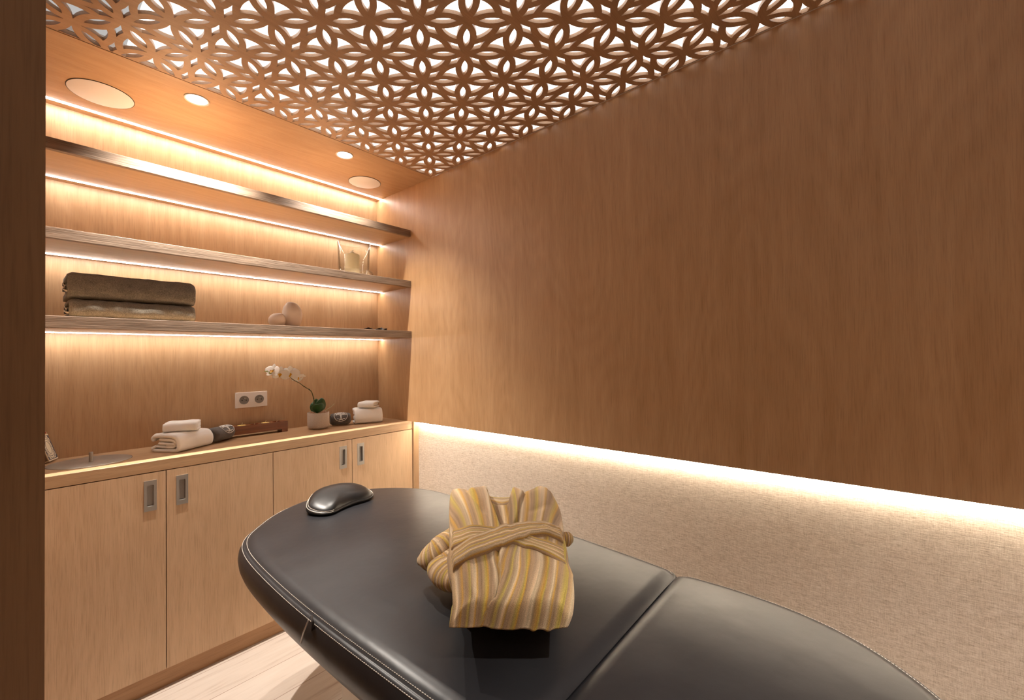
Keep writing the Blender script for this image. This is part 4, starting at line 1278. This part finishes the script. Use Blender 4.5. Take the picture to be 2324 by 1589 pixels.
flower(ov(636, 849, -.160), (-.45, -.85, -.2), (.2, 0, 1), 1.12)
flower(ov(659, 849, -.165), (-.50, -.80, -.1), (.05, 0, 1), 1.22)
flower(ov(676, 856, -.150), (.05, -.55, -.95), (.85, .05, .45), 1.1)
for i, (u, v, s) in enumerate(((613, 847, .0062), (606, 843, .0046), (601.5, 843, .0034))):
    bm = bmesh.new(); bmesh.ops.create_icosphere(bm, subdivisions=2, radius=s)
    bmesh.ops.scale(bm, vec=(1.25, .9, .85), verts=bm.verts); bmesh.ops.translate(bm, vec=ov(u, v), verts=bm.verts); obj('bud', bm, M_bud, t, True)
bm = bmesh.new(); tube(bm, [ov(677.5, 867), ov(677, 860)], .0010, 6); tube(bm, [ov(682, 857), ov(690, 855)], [.003, .001], 6); obj('pedicel', bm, M_pedicel, t, True)

# ------------------------------------------------------------------ clay vases
def vase(c, prof, label, tilt, rot, mouth):
    """closed pebble vase with a cut mouth"""
    bm = bmesh.new(); n = 48
    lathe(bm, prof, (0, 0, 0), n)
    H = prof[0][1]
    for v in bm.verts:
        z = v.co.z; zm = max(p[1] for p in prof)
        f = (z / zm) ** 2
        v.co.z += tilt * f * v.co.x
        v.co.x += -.10 * tilt * f * zm
    bmesh.ops.rotate(bm, verts=bm.verts, cent=(0, 0, 0), matrix=Matrix.Rotation(rot, 3, 'Z'))
    bmesh.ops.translate(bm, verts=bm.verts, vec=c)
    o = obj('clay_vase', bm, M_clay, None, True, origin=c); tag(o, label, 'vase', 'clay vases on the lowest shelf')
vase((-.714, -.222, ST3 + .0003), [(0, 0), (.022, 0), (.029, .006), (.037, .022), (.0395, .036), (.037, .050), (.028, .064), (.015, .0715), (.0135, .0715), (.020, .064), (.026, .050), (.026, .02), (0, .01)], 'small round pale clay vase, left and in front of the taller one', .18, .3, .01)
vase((-.632, -.200, ST3 + .0003), [(0, 0), (.024, 0), (.030, .004), (.041, .028), (.0475, .060), (.0475, .082), (.042, .104), (.030, .122), (.024, .128), (.0225, .1275), (.028, .120), (.038, .100), (.042, .07), (.030, .02), (0, .012)], 'tall egg-shaped pale clay vase with a slanting mouth, beside the small round one', -.30, .5, .02)

# dark dried leaf
bm = bmesh.new(); G = []
for i in range(37):
    t_ = i / 36; w = .022 * (.35 + abs(math.sin(t_ * PI * 2.6 + .4))) * math.sin(PI * min(1, t_ * .94 + .03)) ** .5
    G.append([bm.verts.new((-.232 + .150 * t_, -.225 + w * (k / 5 * 2 - 1), ST3 + .0012 + .009 * (1 + math.sin(t_ * 14 + k * .6)) * (.4 + .6 * abs(k / 5 * 2 - 1)) + .009 * math.exp(-((t_ - .85) / .08) ** 2))) for k in range(6)])
for i in range(36):
    for k in range(5): bm.faces.new((G[i][k], G[i][k+1], G[i+1][k+1], G[i+1][k]))
o = obj('dried_leaf', bm, M_leafd, None, True); tag(o, 'dark curled dried leaf lying at the right end of the lowest shelf', 'leaf')
so = o.modifiers.new('t', 'SOLIDIFY'); so.thickness = .0012

# ------------------------------------------------------------------ glass candle holder
ST2 = 1.7570
gc = Vector((-.283, -.205, ST2 + .0004))
t = thing('glass_candle_holder', 'clear glass hurricane holder with a wide foot dish on the middle shelf', 'candle holder', gc)
bm = bmesh.new()
lathe(bm, [(0, 0), (.060, 0), (.088, .004), (.104, .020), (.110, .034), (.1075, .035), (.101, .023), (.086, .008), (.06, .0045), (0, .0045)], gc, 64)
obj('dish', bm, M_glass, t, True)
bm = bmesh.new()
lathe(bm, [(.084, .0095), (.085, .060), (.087, .120), (.0915, .205), (.0895, .206), (.0848, .120), (.0828, .060), (.0818, .0095)], gc, 64, closed=True)
obj('chimney', bm, M_glass, t, True)
cc = gc + Vector((-.012, 0, .0049))
t = thing('pillar_candle', 'cream pillar candle standing inside the glass holder', 'candle', cc)
bm = bmesh.new(); lathe(bm, [(0, 0), (.0405, 0), (.0410, .004), (.0410, .128), (.0395, .132), (.030, .131), (.018, .136), (.010, .146), (.004, .150), (0, .150)], cc, 48)
obj('wax', bm, M_wax, t, True, angle=50)
bm = bmesh.new(); tube(bm, crom([cc + Vector((0, 0, .149)), cc + Vector((.002, 0, .156)), cc + Vector((.010, 0, .158))], 3), .0012, 6)
obj('wick', bm, M_stem, t, True)

# ------------------------------------------------------------------ matchboxes
def matchbox(c, yaw, lean, label, w=.046, dpt=.022, h=.088):
    t = thing('matchbox', label, 'matchbox', c, 'matchboxes leaning on the worktop')
    Mx = Matrix.Translation(c) @ Matrix.Rotation(yaw, 4, 'Z') @ Matrix.Rotation(lean, 4, 'X') @ Matrix.Translation((0, -dpt / 2, 0))
    def put(bm): bmesh.ops.transform(bm, matrix=Mx, verts=bm.verts); return bm
    bm = bmesh.new()
    tk = .0012
    addbox(bm, -w/2, w/2, -dpt/2, -dpt/2 + tk, 0, h - .010); addbox(bm, -w/2, w/2, dpt/2 - tk, dpt/2, 0, h)
    addbox(bm, -w/2, -w/2 + tk, -dpt/2 + tk, dpt/2 - tk, 0, h); addbox(bm, w/2 - tk, w/2, -dpt/2 + tk, dpt/2 - tk, 0, h); addbox(bm, -w/2 + tk, w/2 - tk, -dpt/2 + tk, dpt/2 - tk, 0, tk)
    bx = obj('sleeve', put(bm), M_box, t)
    bm = bmesh.new(); addbox(bm, -w/2 - .0004, -w/2, -dpt/2 + .003, dpt/2 - .006, .004, h - .006); obj('striker', put(bm), M_strike, t)
    bm = bmesh.new(); addbox(bm, -w/2 - .0004, -w/2, dpt/2 - .005, dpt/2 - .003, .002, h - .002); obj('yellow_stripe', put(bm), M_yel, t)
    # printed face: dark frame, pale oval, ring of small marks
    yf = -dpt / 2
    bm = bmesh.new(); x0, x1, z0, z1 = -w/2 + .004, w/2 - .004, .006, h - .016
    for a_, b_ in (((x0, z0), (x1, z0)), ((x1, z0), (x1, z1)), ((x1, z1), (x0, z1)), ((x0, z1), (x0, z0))): tube(bm, [(a_[0], yf - .0002, a_[1]), (b_[0], yf - .0002, b_[1])], .0012, 4)
    cz = (z0 + z1) / 2
    for k in (0.95, .55):
        tube(bm, [((x1 - x0) / 2 * k * math.cos(q), yf - .0002, cz + (z1 - z0) / 2 * k * math.sin(q)) for q in [2 * PI * i / 28 for i in range(30)]], .0007, 4, cap=False)
    for i in range(30):
        q = 2 * PI * i / 30; e = (x1 - x0) / 2 * .76, (z1 - z0) / 2 * .76
        x, z = e[0] * math.cos(q), cz + e[1] * math.sin(q); addbox(bm, x - .0011, x + .0011, yf - .0006, yf, z - .0012, z + .0012)
    for sx_ in (-1, 1):
        for sz_ in (-1, 1):
            cxx, czz = sx_ * ((x1 - x0) / 2 - .004), cz + sz_ * ((z1 - z0) / 2 - .006)
            tube(bm, [(cxx + .003 * math.cos(q), yf - .0002, czz + .004 * math.sin(q)) for q in [2 * PI * i / 10 for i in range(12)]], .0010, 4, cap=False)
    obj('printed_label', put(bm), M_ink, t)
    bm = bmesh.new(); rr_ = random.Random(2)
    for i in range(11):
        x = -w/2 + .004 + i * (w - .008) / 10; addbox(bm, x - .0014, x + .0014, -dpt/2 + .002, -dpt/2 + .0046, .004, h - .006 - rr_.random() * .002)
    obj('match_sticks', put(bm), M_match, t)
    bm = bmesh.new()
    for i in range(11):
        x = -w/2 + .004 + i * (w - .008) / 10; addbox(bm, x - .0017, x + .0017, -dpt/2 + .0015, -dpt/2 + .005, h - .006, h - .001, .0008, 1)
    obj('match_heads', put(bm), M_redh, t)
matchbox((-1.4955, -.050, HC + .0009), math.radians(67.3), math.radians(-17.5), 'upright matchbox with an oval label and red match heads, left end of the worktop', w=.068, dpt=.022, h=.114)
